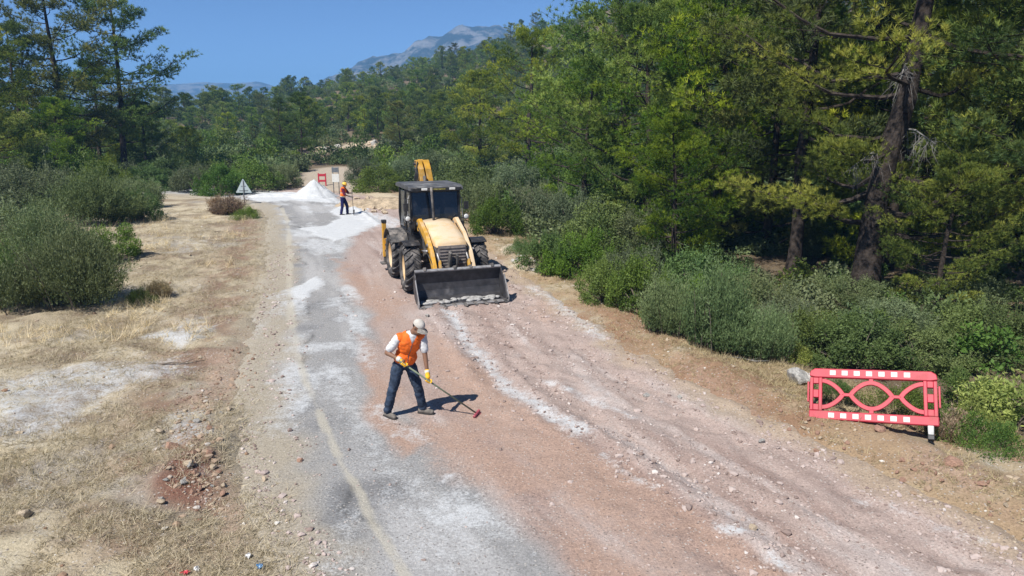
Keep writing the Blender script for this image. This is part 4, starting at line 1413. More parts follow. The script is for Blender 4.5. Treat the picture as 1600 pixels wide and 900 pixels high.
# mudguards
def arc_guard(x, y, z, rad_, a0, a1, w_, th=0.03):
    pts_o = [(y - rad_ * math.cos(R(a)), z + rad_ * math.sin(R(a))) for a in np.linspace(a0, a1, 13)]
    pts_i = [(y - (rad_ - th) * math.cos(R(a)), z + (rad_ - th) * math.sin(R(a))) for a in np.linspace(a1, a0, 13)]
    return MB().prism(pts_o + pts_i, x - w_ / 2, x + w_ / 2)
for s in (-1, 1):
    arc_guard(s * 1.0, 0, 0.72, 0.78, 62, 132, 0.48).build("front_mudguard", M['black'], LD, 0.008)
    arc_guard(s * 0.98, 2.2, 0.74, 0.84, 35, 150, 0.54).build("rear_mudguard", M['darkgrey'], LD, 0.008)

# cab
cab = MB().prism([(0.78, 0.95), (0.78, 1.55), (1.55, 1.55), (1.7, 1.35), (2.5, 1.6), (2.5, 0.95)], -0.70, 0.70).build("cab_base", M['black'], LD, 0.02)
for s in (-1, 1):
    fp = MB().tube([(s * 0.76, 0.80, 1.50), (s * 0.80, 0.82, 2.1), (s * 0.80, 0.92, 3.0)], 0.045, 4).tube([(s * 0.80, 1.62, 1.5), (s * 0.82, 1.62, 2.1), (s * 0.80, 1.62, 3.0)], 0.045, 4)
    fp.tube([(s * 0.76, 2.48, 1.5), (s * 0.82, 2.50, 2.1), (s * 0.80, 2.42, 3.0)], 0.05, 4).tube([(s * 0.79, 0.80, 1.52), (s * 0.79, 2.48, 1.6)], 0.04, 4)
    fp.build("cab_post", M['black'], LD)
    MB().box((s * 0.80, 1.20, 2.25), (0.012, 0.72, 1.36)).build("door_glass", M['glass'], LD)
    MB().box((s * 0.805, 2.05, 2.30), (0.012, 0.74, 1.26)).build("side_glass", M['glass'], LD)
    d_o = MB().box((s * 0.82, 1.20, 1.56), (0.03, 0.76, 0.07)).box((s * 0.82, 1.20, 2.95), (0.03, 0.76, 0.05)).box((s * 0.82, 1.20, 2.1), (0.025, 0.76, 0.04)).box((s * 0.821, 0.86, 2.25), (0.028, 0.04, 1.44)).box((s * 0.821, 1.55, 2.25), (0.028, 0.04, 1.44)).build("door_frame", M['black'], LD)
    MB().tube([(s * 0.845, 1.45, 1.85), (s * 0.875, 1.48, 1.88), (s * 0.875, 1.5, 2.05), (s * 0.845, 1.5, 2.08)], 0.012, 6).build("handle", M['steel'], d_o)
    MB().tube([(s * 0.84, 0.86, 1.75), (s * 0.92, 0.84, 1.9), (s * 0.90, 0.88, 2.7), (s * 0.83, 0.92, 2.85)], 0.014, 6).build("grab_rail", M['steel'], LD)
    lm = MB().tube([(s * 0.78, 0.78, 1.98), (s * 0.90, 0.66, 2.02)], 0.02, 6).lathe([(0.60, 0.085), (0.70, 0.075), (0.74, 0.03)], 14, 'y', (s * 0.90, 0, 2.05)).box((s * 0.76, 0.70, 1.83), (0.16, 0.12, 0.16)).build("headlight", M['black'], LD)
    MB().lathe([(0.585, 0.06), (0.598, 0.078)], 14, 'y', (s * 0.90, 0, 2.05)).build("lens", M['lamp'], lm)
    mr = MB().tube([(s * 0.82, 0.86, 2.72), (s * 0.98, 0.74, 2.74), (s * 1.0, 0.72, 2.6)], 0.010, 6).box((s * 1.0, 0.71, 2.48), (0.16, 0.04, 0.26)).build("mirror", M['black'], LD, 0.006)
ws = MB().prism([(0.80, 1.66), (0.83, 2.2), (0.93, 2.96), (0.945, 2.96), (0.845, 2.2), (0.815, 1.66)], -0.755, 0.755).build("windscreen", M['glass'], LD)
MB().tube([(0.35, 0.80, 1.80), (0.52, 0.80, 2.05), (0.68, 0.825, 2.18)], 0.010, 5).build("wiper", M['black'], ws)
MB().box((0, 2.46, 2.4), (1.5, 0.012, 1.05)).build("rear_glass", M['glass'], LD)
MB().box((0, 0.84, 1.60), (1.58, 0.06, 0.10)).build("windscreen_frame", M['black'], LD, 0.01)
MB().box((0, 0.90, 2.98), (1.62, 0.08, 0.08)).build("windscreen_frame", M['black'], LD, 0.01)
rf = MB().prism([(0.66, 3.02), (0.70, 3.13), (1.0, 3.18), (2.4, 3.18), (2.66, 3.12), (2.68, 3.02)], -0.90, 0.90).build("cab_roof", M['roofgrey'], LD, 0.03, 2)
MB().box((0, 0.665, 3.05), (1.66, 0.05, 0.11)).build("roof_visor", M['black'], rf, 0.01)
for x in (-0.40, 0.52):
    MB().box((x, 0.63, 3.06), (0.19, 0.05, 0.075)).build("work_light", M['lamp'], rf, 0.01)
M['yellow_dull'] = simple("dull_plate", (0.20, 0.18, 0.06), 0.7, 0.2, var=0.5, scale=30)
MB().box((0.08, 0.632, 3.055), (0.42, 0.012, 0.05)).build("name_plate", M['yellow_dull'], rf)
seat = MB().box((0, 1.75, 1.72), (0.5, 0.5, 0.14)).box((0, 2.0, 2.08), (0.48, 0.13, 0.68)).build("seat", M['black'], LD, 0.04, 2)
sw = MB().tube([(0.0, 1.05, 1.55), (0, 1.22, 1.98)], 0.03, 8)
sw.tube([(0.19 * math.cos(a), 1.22 + 0.17 * math.sin(a), 1.99 + 0.08 * math.sin(a)) for a in np.linspace(0, 2 * math.pi, 20)], 0.014, 6)
sw.build("steering_wheel", M['black'], LD)
ex = MB().tube([(-0.13, 0.60, 1.92), (-0.13, 0.60, 2.15), (-0.17, 0.62, 2.95), (-0.17, 0.64, 3.12)], 0.042, 12).build("exhaust_pipe", M['darkgrey'], LD)
MB().tube([(-0.13, 0.60, 1.90), (-0.13, 0.60, 2.02)], 0.075, 12).build("exhaust_collar", M['black'], ex)

for o_ in LD.children:
    if o_.name.split('.')[0] in ('cab_post', 'door_glass', 'side_glass', 'door_frame', 'grab_rail', 'mirror', 'windscreen', 'rear_glass', 'windscreen_frame', 'cab_roof', 'exhaust_pipe'):
        for q_ in [o_] + list(o_.children):
            for v_ in q_.data.vertices:
                if v_.co.z > 1.5: v_.co.z = 1.5 + (v_.co.z - 1.5) * 0.90
                v_.co.x *= 0.93
            q_.data.update()
# rear: stabilisers, boom folded up behind the cab
MB().box((0, 3.28, 0.95), (2.2, 0.16, 0.55)).box((0, 3.05, 0.95), (0.9, 0.5, 0.4)).build("rear_frame", M['yellow'], LD, 0.02)
for s in (-1, 1):
    st = MB().box((s * 1.13, 3.42, 1.02), (0.13, 0.15, 1.15)).build("stabiliser", M['yellow'], LD, 0.012)
    MB().box((s * 1.13, 3.42, 1.64), (0.16, 0.18, 0.10)).build("stabiliser_cap", M['black'], st, 0.01)
    MB().box((s * 1.13, 3.42, 0.36), (0.09, 0.10, 0.24)).box((s * 1.13, 3.42, 0.23), (0.30, 0.36, 0.05)).build("stabiliser_foot", M['darkgrey'], st, 0.01)
bo = MB()
for dx in (-0.10, 0.10):
    bo.prism([(3.55, 0.95), (3.45, 1.9), (3.46, 2.75), (3.54, 3.32), (3.70, 3.62), (3.94, 3.60), (4.04, 3.42), (3.86, 3.0), (3.78, 2.3), (3.80, 1.3), (3.82, 0.95)], 0.02 + dx * 1.25 - 0.10, 0.02 + dx * 1.25 + 0.10)
bo = bo.build("boom", M['yellow'], LD, 0.012)
for v_ in bo.data.vertices:      # the boom leans sideways as it rises
    v_.co.x += 0.55 - (v_.co.z - 1.6) * 0.13
bo.data.update()
for (y, z) in ((3.66, 3.32), (3.82, 3.48)):
    MB().lathe([(0.02, 0.05), (0.62, 0.05)], 12, 'x', (0.0, y, z)).build("pivot_pin", M['black'], bo)
dp = MB().prism([(3.90, 3.56), (4.10, 3.62), (4.28, 3.3), (4.42, 2.2), (4.36, 1.2), (4.22, 1.2), (4.18, 2.2), (4.05, 3.4)], 0.24, 0.42).build("dipper", M['yellow'], LD, 0.012)
MB().prism([(4.20, 1.25), (4.45, 1.30), (4.75, 1.0), (4.80, 0.6), (4.55, 0.35), (4.35, 0.45), (4.50, 0.75), (4.40, 1.0), (4.18, 1.05)], 0.03, 0.63).build("digging_bucket", M['bucket'], dp, 0.01)
MB().tube([(0.40, 3.40, 2.0), (0.34, 3.36, 2.6), (0.30, 3.45, 3.1)], 0.055, 10).build("boom_ram", M['darkgrey'], LD)
hs = MB()
for i in range(5):
    x0 = 0.22 - 0.035 * i
    hs.tube([(x0 + 0.1, 3.6, 1.0), (x0, 3.50, 2.2), (x0 - 0.12, 3.48, 3.0), (x0 - 0.12 + 0.04 * i, 3.62, 3.48 + 0.02 * i), (x0 + 0.0, 3.85, 3.56)], 0.016, 6)
hs.build("hose_bundle", M['black'], LD)

# ---------------------------------------------------------------- people
def capsule(mb, p0, p1, r0, r1, n=14, flat=1.0):
    p0 = Vector(p0); p1 = Vector(p1)
    d = (p1 - p0)
    L = d.length
    d.normalize()
    path, rs = [], []
    for a in (0.12, 0.5, 0.85):
        path.append(p0 - d * r0 * math.cos(a * math.pi / 2)); rs.append(r0 * math.sin(a * math.pi / 2))
    for f in (0.0, 0.33, 0.67, 1.0):
        path.append(p0 + d * L * f); rs.append(r0 + (r1 - r0) * f)
    for a in (0.85, 0.5, 0.12):
        path.append(p1 + d * r1 * math.cos(a * math.pi / 2)); rs.append(r1 * math.sin(a * math.pi / 2))
    mb.tube(path, rs, n, flat=flat)


def remesh(mb, name, vox, smooth=4, wrinkle=0.0, wscale=9.0):
    """fuses the overlapping limb shapes into one continuous skin"""
    me_ = mb.mesh(name)
    o_ = bpy.data.objects.new("tmp", me_)
    col.objects.link(o_)
    md = o_.modifiers.new("r", 'REMESH'); md.mode = 'VOXEL'; md.voxel_size = vox
    ms = o_.modifiers.new("s", 'SMOOTH'); ms.iterations = smooth; ms.factor = 0.5
    dg = bpy.context.evaluated_depsgraph_get()
    out = bpy.data.meshes.new_from_object(o_.evaluated_get(dg))
    bpy.data.objects.remove(o_)
    bpy.data.meshes.remove(me_)
    n_ = len(out.vertices)
    if wrinkle > 0 and n_:
        co = np.empty(n_ * 3, np.float32); out.vertices.foreach_get("co", co); co = co.reshape(-1, 3)
        no = np.empty(n_ * 3, np.float32); out.vertices.foreach_get("normal", no); no = no.reshape(-1, 3)
        f = fbm((co[:, 0] + co[:, 1]) * wscale, co[:, 2] * wscale * 1.5, 501, 3) - 0.5
        f2 = 1 - np.abs(2 * fbm((co[:, 0] - co[:, 1]) * wscale * 0.8, (co[:, 2] + co[:, 0]) * wscale * 1.8, 511, 2) - 1)
        co = co + no * ((f * 1.6 + (f2 - 0.6)) * wrinkle)[:, None]
        out.vertices.foreach_set("co", np.ascontiguousarray(co, dtype=np.float32).ravel())
        out.update()
    out.polygons.foreach_set("use_smooth", np.ones(len(out.polygons), bool))
    out.name = name
    return out


def V3(p): return Vector(p)


def person(root_loc, J, fwd, hfwd, mats, label, name="person", glove=True, hat='cap', look=0.35):
    root = empty(name, root_loc)
    off = Vector(root_loc)
    J = {k_: Vector(v_) - off for k_, v_ in J.items()}
    fwd = Vector(fwd).normalized(); up = (J['neck'] - J['pelvis']).normalized()
    right = fwd.cross(up).normalized()                      # the wearer's right hand side
    fwd = up.cross(right).normalized()
    hf = Vector(hfwd).normalized()
    hup = (J['head'] - J['neck']).normalized()
    hr = hf.cross(hup).normalized(); hup = hr.cross(hf).normalized()
    HM = Matrix((hr, hf, hup)).transposed()                 # head axes: x right, y forward, z up
    hc = J['head']
    def H(x, y, z): return hc + HM @ Vector((x, y, z))
    # body skin: head, neck, trunk, arms, legs in one surface
    b = MB()
    b.ball(H(0, 0.0, 0.025), (0.076, 0.096, 0.105), HM.to_euler(), 20, 14)
    b.ball(H(0, 0.035, -0.055), (0.060, 0.066, 0.066), HM.to_euler(), 14, 10)
    capsule(b, H(0, 0.098, 0.012), H(0, 0.118, -0.022), 0.011, 0.017)
    b.ball(H(0, 0.085, 0.030), (0.052, 0.018, 0.012), HM.to_euler(), 10, 8)
    b.ball(H(0, 0.094, -0.062), (0.026, 0.013, 0.010), HM.to_euler(), 10, 8)
    for s in (-1, 1):
        b.ball(H(s * 0.078, -0.01, 0.0), (0.014, 0.024, 0.034), HM.to_euler(), 8, 8)
    capsule(b, J['neck'], H(0, -0.01, -0.05), 0.062, 0.056)
    mid = (J['pelvis'] + J['neck']) * 0.5
    b.ball(mid + up * 0.13, (0.15, 0.10, 0.20), Matrix((right, fwd, up)).transposed().to_euler(), 14, 10)
    b.ball(J['pelvis'] + up * 0.03, (0.145, 0.10, 0.16), Matrix((right, fwd, up)).transposed().to_euler(), 14, 10)
    for s in 'LR':
        capsule(b, J['sh' + s], J['el' + s], 0.052, 0.042)
        capsule(b, J['el' + s], J['ha' + s], 0.043, 0.028)
        capsule(b, J['neck'] - up * 0.03, J['sh' + s], 0.055, 0.05)
        capsule(b, J['hip' + s], J['kn' + s], 0.078, 0.055)
        capsule(b, J['kn' + s], J['an' + s], 0.054, 0.040)
        # bare hand under the glove
        hd = (J['ha' + s] - J['el' + s]).normalized()
        b.ball(J['ha' + s] + hd * 0.045, (0.036, 0.036, 0.036), None, 10, 8)
    body = link("body", remesh(b, "body", 0.011, 3), mats['skin'], root)
    eye = MB()
    for s in (-1, 1):
        eye.ball(H(s * 0.030, 0.088, 0.012), 0.010, None, 8, 6)
    eye.build("eyes", mats['hair'], body)
    hair = MB()
    hair.ball(H(0, -0.014, 0.035), (0.082, 0.092, 0.098), HM.to_euler(), 18, 12)
    hm = hair.mesh("hair")
    bm = bmesh.new(); bm.from_mesh(hm)
    kill = [f for f in bm.faces if (HM.inverted() @ (f.calc_center_median() - hc)).z < -0.02 + 0.6 * max(0, (HM.inverted() @ (f.calc_center_median() - hc)).y)]
    bmesh.ops.delete(bm, geom=kill, context='FACES'); bm.to_mesh(hm); bm.free()
    link("hair", hm, mats['hair'], body)
    TM = Matrix((right, fwd, up)).transposed()
    # trousers
    b = MB()
    b.ball(J['pelvis'] + up * 0.015, (0.172, 0.128, 0.13), TM.to_euler(), 16, 10)
    for s in 'LR':
        capsule(b, J['hip' + s], J['kn' + s], 0.103, 0.080)
        capsule(b, J['kn' + s], J['an' + s] + (J['kn' + s] - J['an' + s]).normalized() * 0.02, 0.079, 0.070)
    link("trousers", remesh(b, "trousers", 0.0095, 2, 0.016, 11), mats['trousers'], root)
    # shirt with short sleeves
    b = MB()
    b.ball(mid + up * 0.13, (0.185, 0.128, 0.225), TM.to_euler(), 18, 12)
    b.ball(J['pelvis'] + up * 0.09, (0.172, 0.125, 0.19), TM.to_euler(), 18, 12)
    for s in 'LR':
        capsule(b, J['neck'] - up * 0.05, J['sh' + s], 0.068, 0.074)
        capsule(b, J['sh' + s], J['sh' + s].lerp(J['el' + s], mats.get('sleeve', 0.62)), 0.076, 0.070)
    link("shirt", remesh(b, "shirt", 0.0095, 2, 0.012, 12), mats['shirt'], root)
    # vest, open down the front
    b = MB()
    b.ball(mid + up * 0.12, (0.204, 0.146, 0.235), TM.to_euler(), 20, 14)
    b.ball(J['pelvis'] + up * 0.12, (0.192, 0.142, 0.19), TM.to_euler(), 20, 14)
    for s in 'LR':
        capsule(b, J['neck'] - up * 0.045, J['sh' + s].lerp(J['neck'], 0.10), 0.082, 0.084)
    vm = remesh(b, "vest", 0.0095, 2, 0.013, 11)
    bm = bmesh.new(); bm.from_mesh(vm)
    kill = []
    TI = TM.inverted()
    for f in bm.faces:
        q = TI @ (f.calc_center_median() - J['neck'])
        w_ = 0.007 + max(0, q.z + 0.085) * 0.5
        if (q.y > 0 and abs(q.x) < w_) or q.z > 0.03 + abs(q.x) * 0.2 or q.z < -0.60 or q.length < 0.075:
            kill.append(f)
    bmesh.ops.delete(bm, geom=kill, context='FACES')
    bm.to_mesh(vm); bm.free()
    vest = link("vest", vm, mats['vest'], root)
    if mats.get('stripe'):
        for zz_ in (-0.26, -0.46):
            sm_ = vm.copy()
            sm_.materials.clear()
            bm = bmesh.new(); bm.from_mesh(sm_)
            bmesh.ops.delete(bm, geom=[f for f in bm.faces if abs((TI @ (f.calc_center_median() - J['neck'])).z - zz_) > 0.024], context='FACES')
            for v_ in bm.verts: v_.co += v_.normal * 0.004
            bm.to_mesh(sm_); bm.free()
            link("reflective_band", sm_, mats['stripe'], vest)
    for s in 'LR':
        a_ = J['an' + s]
        toe = Vector(J['toe' + s]).normalized() if ('toe' + s) in J else Vector((fwd.x, fwd.y, 0)).normalized()
        b = MB()
        g0 = Vector((a_.x, a_.y, 0.0)); g0.z = -off.z * 0 + J.get('ground', Vector((0, 0, 0))).z
        capsule(b, a_ + Vector((0, 0, 0.03)), g0 + Vector((0, 0, 0.06)), 0.056, 0.052)
        capsule(b, g0 - toe * 0.045 + Vector((0, 0, 0.048)), g0 + toe * 0.165 + Vector((0, 0, 0.042)), 0.046, 0.042)
        bt = link("boot", remesh(b, "boot", 0.009, 2), mats['boot'], root)
        sl = MB()
        sd = Vector((-toe.y, toe.x, 0))
        outl = [(-0.10, 0.0), (-0.08, 0.045), (0.05, 0.050), (0.15, 0.048), (0.205, 0.025), (0.215, 0), (0.205, -0.025), (0.15, -0.048), (0.05, -0.050), (-0.08, -0.045)]
        sl.prism([((g0 + toe * a + sd * c_).x, (g0 + toe * a + sd * c_).y) for a, c_ in outl], g0.z + 0.001, g0.z + 0.022, 'z')
        sl.build("sole", mats['sole'], bt)
        # glove: palm, four bent fingers of unequal length and a thumb closing on the shaft
        if glove:
            ax = Vector(J['shaft']).normalized()
            wr = J['ha' + s]
            arm_d = (wr - J['el' + s]).normalized()
            gp = J['grip' + s]
            palm_n = (gp - wr)
            palm_n = (palm_n - ax * palm_n.dot(ax)).normalized()
            sideways = ax.cross(palm_n).normalized()
            b = MB()
            capsule(b, wr - arm_d * 0.05, wr + (gp - wr) * 0.3, 0.043, 0.040)
            b.ball((wr + gp) * 0.5 + palm_n * -0.004, (0.042, 0.042, 0.042), None, 10, 8)
            for i, ln_ in enumerate((0.92, 1.0, 0.95, 0.80)):
                c_ = gp + ax * (0.034 - 0.023 * i)
                pts = [c_ - palm_n * 0.034 + sideways * 0.012, c_ - palm_n * 0.010 + sideways * 0.032 * ln_, c_ + palm_n * 0.024 * ln_ + sideways * 0.022, c_ + palm_n * 0.028 * ln_ - sideways * 0.010]
                for k_ in range(3):
                    capsule(b, pts[k_], pts[k_ + 1], 0.0115 - 0.001 * k_, 0.0105 - 0.001 * k_, 8)
            pts = [gp - palm_n * 0.030 - sideways * 0.02 + ax * 0.03, gp - palm_n * 0.004 - sideways * 0.032 + ax * 0.045, gp + palm_n * 0.020 - sideways * 0.018 + ax * 0.050]
            for k_ in range(2):
                capsule(b, pts[k_], pts[k_ + 1], 0.013, 0.0115, 8)
            gv = link("glove", remesh(b, "glove", 0.0050, 2), mats['glove'], root)
            cf = MB()
            cf.tube([wr - arm_d * 0.065, wr - arm_d * 0.02, wr + arm_d * 0.005], [0.046, 0.045, 0.043], 12)
            cf.build("cuff", mats['cuff'], gv)
    # hat
    b = MB()
    if hat == 'cap':
        b.ball(H(0, -0.006, 0.052), (0.090, 0.105, 0.088), HM.to_euler(), 20, 14)
        cm_ = b.mesh("cap")
        bm = bmesh.new(); bm.from_mesh(cm_)
        bmesh.ops.delete(bm, geom=[f for f in bm.faces if (HM.inverted() @ (f.calc_center_median() - hc)).z < 0.040], context='FACES')
        bm.to_mesh(cm_); bm.free()
        cp = link("cap", cm_, mats['hat'], root)
        br = MB()
        V, F_ = [], []
        for i in range(9):
            a = -1.15 + 2.3 * i / 8
            for (rr2, dz) in ((0.088, 0.044), (0.180, 0.014)):
                V.append(H(math.sin(a) * rr2 * 0.86, math.cos(a) * (rr2 if rr2 > 0.1 else 0.100) + (0.01 if rr2 > 0.1 else 0), dz - 0.018 * abs(math.sin(a))))
        F_ = [(2 * i, 2 * i + 2, 2 * i + 3, 2 * i + 1) for i in range(8)]
        br._add(V, F_, smooth=True)
        bmesh.ops.solidify(br.bm, geom=br.bm.faces[:], thickness=0.005)
        br.build("peak", mats['hat'], cp)
    else:
        b.ball(H(0, -0.004, 0.050), (0.108, 0.130, 0.105), HM.to_euler(), 20, 14)
        cm_ = b.mesh("helmet")
        bm = bmesh.new(); bm.from_mesh(cm_)
        bmesh.ops.delete(bm, geom=[f for f in bm.faces if (HM.inverted() @ (f.calc_center_median() - hc)).z < 0.035], context='FACES')
        bm.to_mesh(cm_); bm.free()
        cp = link("helmet", cm_, mats['hat'], root)
        br = MB()
        br.tube([H(0.110 * math.sin(a), 0.132 * math.cos(a) + (0.03 if math.cos(a) > 0.3 else 0), 0.036) for a in np.linspace(0, 2 * math.pi, 25)], 0.010, 6)
        br.tube([H(0, 0.12, 0.09), H(0, 0.06, 0.155), H(0, -0.06, 0.155), H(0, -0.12, 0.09)], 0.010, 6)
        br.build("helmet_rim", mats['hat'], cp)
    return tag(root, label, "person", "road workers")


M['skin'] = simple("tanned_skin", (0.20, 0.105, 0.065), 0.6, 0.35, var=0.12, scale=12)
M['hair'] = simple("dark_hair", (0.018, 0.014, 0.012), 0.8, 0.2)
M['denim'] = simple("dark_denim", (0.030, 0.045, 0.075), 0.9, 0.15, var=0.45, scale=7, dust=0.30, dust_c=(0.17, 0.18, 0.20), bump=0.3, bscale=60)
M['white_cotton'] = simple("white_cotton", (0.56, 0.56, 0.57), 0.9, 0.1, var=0.06)
M['orange'] = simple("orange_vest", (0.80, 0.150, 0.020), 0.7, 0.2, var=0.16, scale=8, dust=0.12, bump=0.4, bscale=50)
M['boot'] = simple("dusty_boots", (0.15, 0.135, 0.12), 0.9, 0.15, var=0.35, scale=14)
M['sole'] = simple("boot_soles", (0.05, 0.047, 0.045), 0.9, 0.15)
M['glove'] = simple("yellow_gloves", (0.80, 0.43, 0.03), 0.8, 0.2, var=0.15, scale=20)
M['cuff'] = simple("white_glove_cuffs", (0.5, 0.5, 0.48), 0.9, 0.1)
M['cap'] = simple("pale_cap", (0.48, 0.45, 0.41), 0.9, 0.1, var=0.15, scale=14)
M['helmet'] = simple("yellow_helmet", (0.80, 0.47, 0.06), 0.4, 0.4)
M['navy'] = simple("navy_workwear", (0.020, 0.020, 0.085), 0.9, 0.15, var=0.3, scale=6)
M['maroon'] = simple("dark_red_shirt", (0.13, 0.02, 0.045), 0.9, 0.15)
M['band'] = simple("reflective_tape", (0.66, 0.62, 0.45), 0.4, 0.5)
M['shaft'] = simple("green_shaft", (0.16, 0.19, 0.13), 0.6, 0.3, var=0.25, scale=6)
M['red_plastic'] = simple("red_plastic", (0.34, 0.07, 0.09), 0.55, 0.35, var=0.15, scale=6)

Rz = 0.03
gripR, gripL = Vector((-1.735, 10.745, 1.06)), Vector((-1.365, 10.86, 0.735))
ax = (gripL - gripR).normalized()
tip = gripL + ax * ((gripL.z - 0.06) / -ax.z)
gz = sz(-1.8, 11.1)
J1 = dict(pelvis=(-1.79, 11.12, 0.93), neck=(-1.64, 11.00, 1.455), head=(-1.520, 10.955, 1.590), hipL=(-1.705, 11.16, 0.90), hipR=(-1.875, 11.06, 0.90),
          knL=(-1.575, 11.12, 0.49), knR=(-1.985, 11.00, 0.49), anL=(-1.515, 11.20, 0.10), anR=(-2.085, 11.05, 0.10),
          shL=(-1.475, 11.10, 1.40), shR=(-1.845, 10.955, 1.405), elL=(-1.430, 11.03, 1.10), elR=(-2.035, 10.93, 1.165),
          haL=(-1.385, 10.93, 0.80), haR=(-1.790, 10.785, 1.090))
J1 = {k_: Vector(v_) for k_, v_ in J1.items()}
for k_ in J1: J1[k_].z += gz * 0.9
off1 = Vector((-1.79, 11.12, gz))
J1['gripL'] = gripL; J1['gripR'] = gripR
J1['ground'] = off1.copy()
J1s = dict(J1); J1s['shaft'] = off1 + ax; J1s['toeL'] = off1 + Vector((0.95, -0.30, 0)); J1s['toeR'] = off1 + Vector((0.75, -0.65, 0))
person(off1, J1s, (0.42, -0.90, 0.0), (0.78, -0.42, -0.55), dict(skin=M['skin'], hair=M['hair'], trousers=M['denim'], shirt=M['white_cotton'], vest=M['orange'], boot=M['boot'], sole=M['sole'], glove=M['glove'], cuff=M['cuff'], hat=M['cap'], sleeve=0.70),
       "worker in orange vest, jeans and pale cap bending over to sweep with a broom")
# broom
bo_root = empty("broom", (tip.x, tip.y, sz(tip.x, tip.y)))
ofs = Vector(bo_root.location)
MB().tube([gripR - ax * 0.10 - ofs, tip - ofs], 0.0135, 10).build("shaft", M['shaft'], bo_root)
hd = MB()
sdv = Vector((-0.25, -0.95, 0)).normalized()
hb = tip - ofs
hd.box(hb + Vector((0.0, 0, 0.0)), (0.045, 0.28, 0.035), (0, 0, math.atan2(sdv.y, sdv.x) + math.pi / 2))
head_o = hd.build("broom_head", M['red_plastic'], bo_root, 0.008)
br = MB()
rr_ = random.Random(9)
for i in range(150):
    a = hb + sdv * rr_.uniform(-0.135, 0.135) + Vector((rr_.uniform(-0.02, 0.02), 0, -0.012))
    e = a + Vector((rr_.uniform(-0.02, 0.07), rr_.uniform(-0.02, 0.02), -0.055))
    br.tube([a, e], [0.003, 0.002], 3)
M['bristle'] = simple("faded_pink_bristles", (0.42, 0.12, 0.15), 0.8, 0.2, var=0.3)
tag(br.build("bristles", M['bristle'], bo_root), kind="stuff")
tag(bo_root, "long-handled broom with a red head held by the near worker", "broom")

# far worker
p2 = at(537, 337)
gz2 = sz(p2.x, p2.y)
o2 = Vector((p2.x, p2.y, gz2))
J2l = dict(pelvis=(0.0, 0, 0.95), neck=(0.07, 0, 1.47), head=(0.12, 0.0, 1.62), hipL=(0.02, 0.09, 0.92), hipR=(0.0, -0.09, 0.92), knL=(0.19, 0.12, 0.50), knR=(-0.02, -0.10, 0.49),
           anL=(0.18, 0.14, 0.10), anR=(-0.10, -0.12, 0.10), shL=(0.09, 0.19, 1.41), shR=(0.06, -0.19, 1.41), elL=(0.28, 0.20, 1.16), elR=(0.17, -0.22, 1.12), haL=(0.42, 0.06, 1.20), haR=(0.38, -0.06, 1.02))
J2 = {k_: o2 + Vector(v_) for k_, v_ in J2l.items()}
sh0 = o2 + Vector((0.50, 0.02, 1.32)); sh1 = o2 + Vector((0.56, -0.06, 0.05))
ax2 = (sh1 - sh0).normalized()
J2['gripL'] = sh0 + ax2 * 0.12; J2['gripR'] = sh0 + ax2 * 0.34
J2['shaft'] = o2 + ax2; J2['ground'] = o2.copy()
J2['toeL'] = o2 + Vector((0.95, 0.2, 0)); J2['toeR'] = o2 + Vector((0.95, -0.2, 0))
person(o2, J2, (0.93, -0.25, 0), (0.9, -0.05, -0.30), dict(skin=M['skin'], hair=M['hair'], trousers=M['navy'], shirt=M['maroon'], vest=M['orange'], boot=M['sole'], sole=M['sole'], glove=M['boot'], cuff=M['boot'], hat=M['helmet'], stripe=M['band'], sleeve=0.9),
       "worker in orange vest, navy trousers and yellow helmet standing near the white pile", hat='helmet')
sv_root = empty("shovel", (sh1.x, sh1.y, gz2))
ofs = Vector(sv_root.location)
MB().tube([sh0 - ofs, sh1 - ofs], 0.018, 8).build("shaft", M['bark_grey'], sv_root)
MB().tube([sh0 - ofs + Vector((0, -0.07, 0)), sh0 - ofs + Vector((0, 0.07, 0))], 0.016, 8).build("handle", M['bark_grey'], sv_root)
MB().prism([(-0.11, 0.24), (0.11, 0.24), (0.12, 0.08), (0.06, -0.02), (0.0, -0.05), (-0.06, -0.02), (-0.12, 0.08)], -0.008, 0.008).build("blade", M['darkgrey'], sv_root, 0, loc=(0.01, 0, 0.06), rot=(0, 0.12, 0))
tag(sv_root, "shovel held upright by the far worker in the yellow helmet", "shovel")

# ---------------------------------------------------------------- red plastic barrier on the right verge
M['barrier'] = simple("sun_faded_red_plastic", (0.43, 0.026, 0.050), 0.5, 0.35, var=0.10, scale=5, dust=0.30, dust_c=(0.42, 0.22, 0.19))
M['reflect'] = simple("white_reflective_tiles", (0.58, 0.57, 0.53), 0.5, 0.3, var=0.05)
bl = at(1265, 660); brp = at(1450, 690)
ang = math.atan2(brp.y - bl.y, brp.x - bl.x)
BR_ = empty("plastic_barrier", ((bl.x + brp.x) / 2, (bl.y + brp.y) / 2 - 0.10, sz((bl.x + brp.x) / 2, (bl.y + brp.y) / 2) + 0.05))
BR_.rotation_euler = (R(-31), R(-8.0), ang + R(-4))
BR_.scale = (0.94, 0.94, 0.94)
BWd, BH = 0.98, 0.90
T_ = 0.05
def bar(mb, pts, w_, th):
    """flat moulded rib along points (x, z): w_ tall, th thick"""
    q = np.array(pts, float)
    tg = np.gradient(q, axis=0) if len(q) > 2 else np.repeat((q[1:] - q[:1]), 2, 0)
    tg = unit(tg)
    nn = np.stack([-tg[:, 1], tg[:, 0]], 1) * w_ / 2
    mb.prism([tuple(v_) for v_ in q + nn] + [tuple(v_) for v_ in (q - nn)[::-1]], -th / 2, th / 2, 'y')
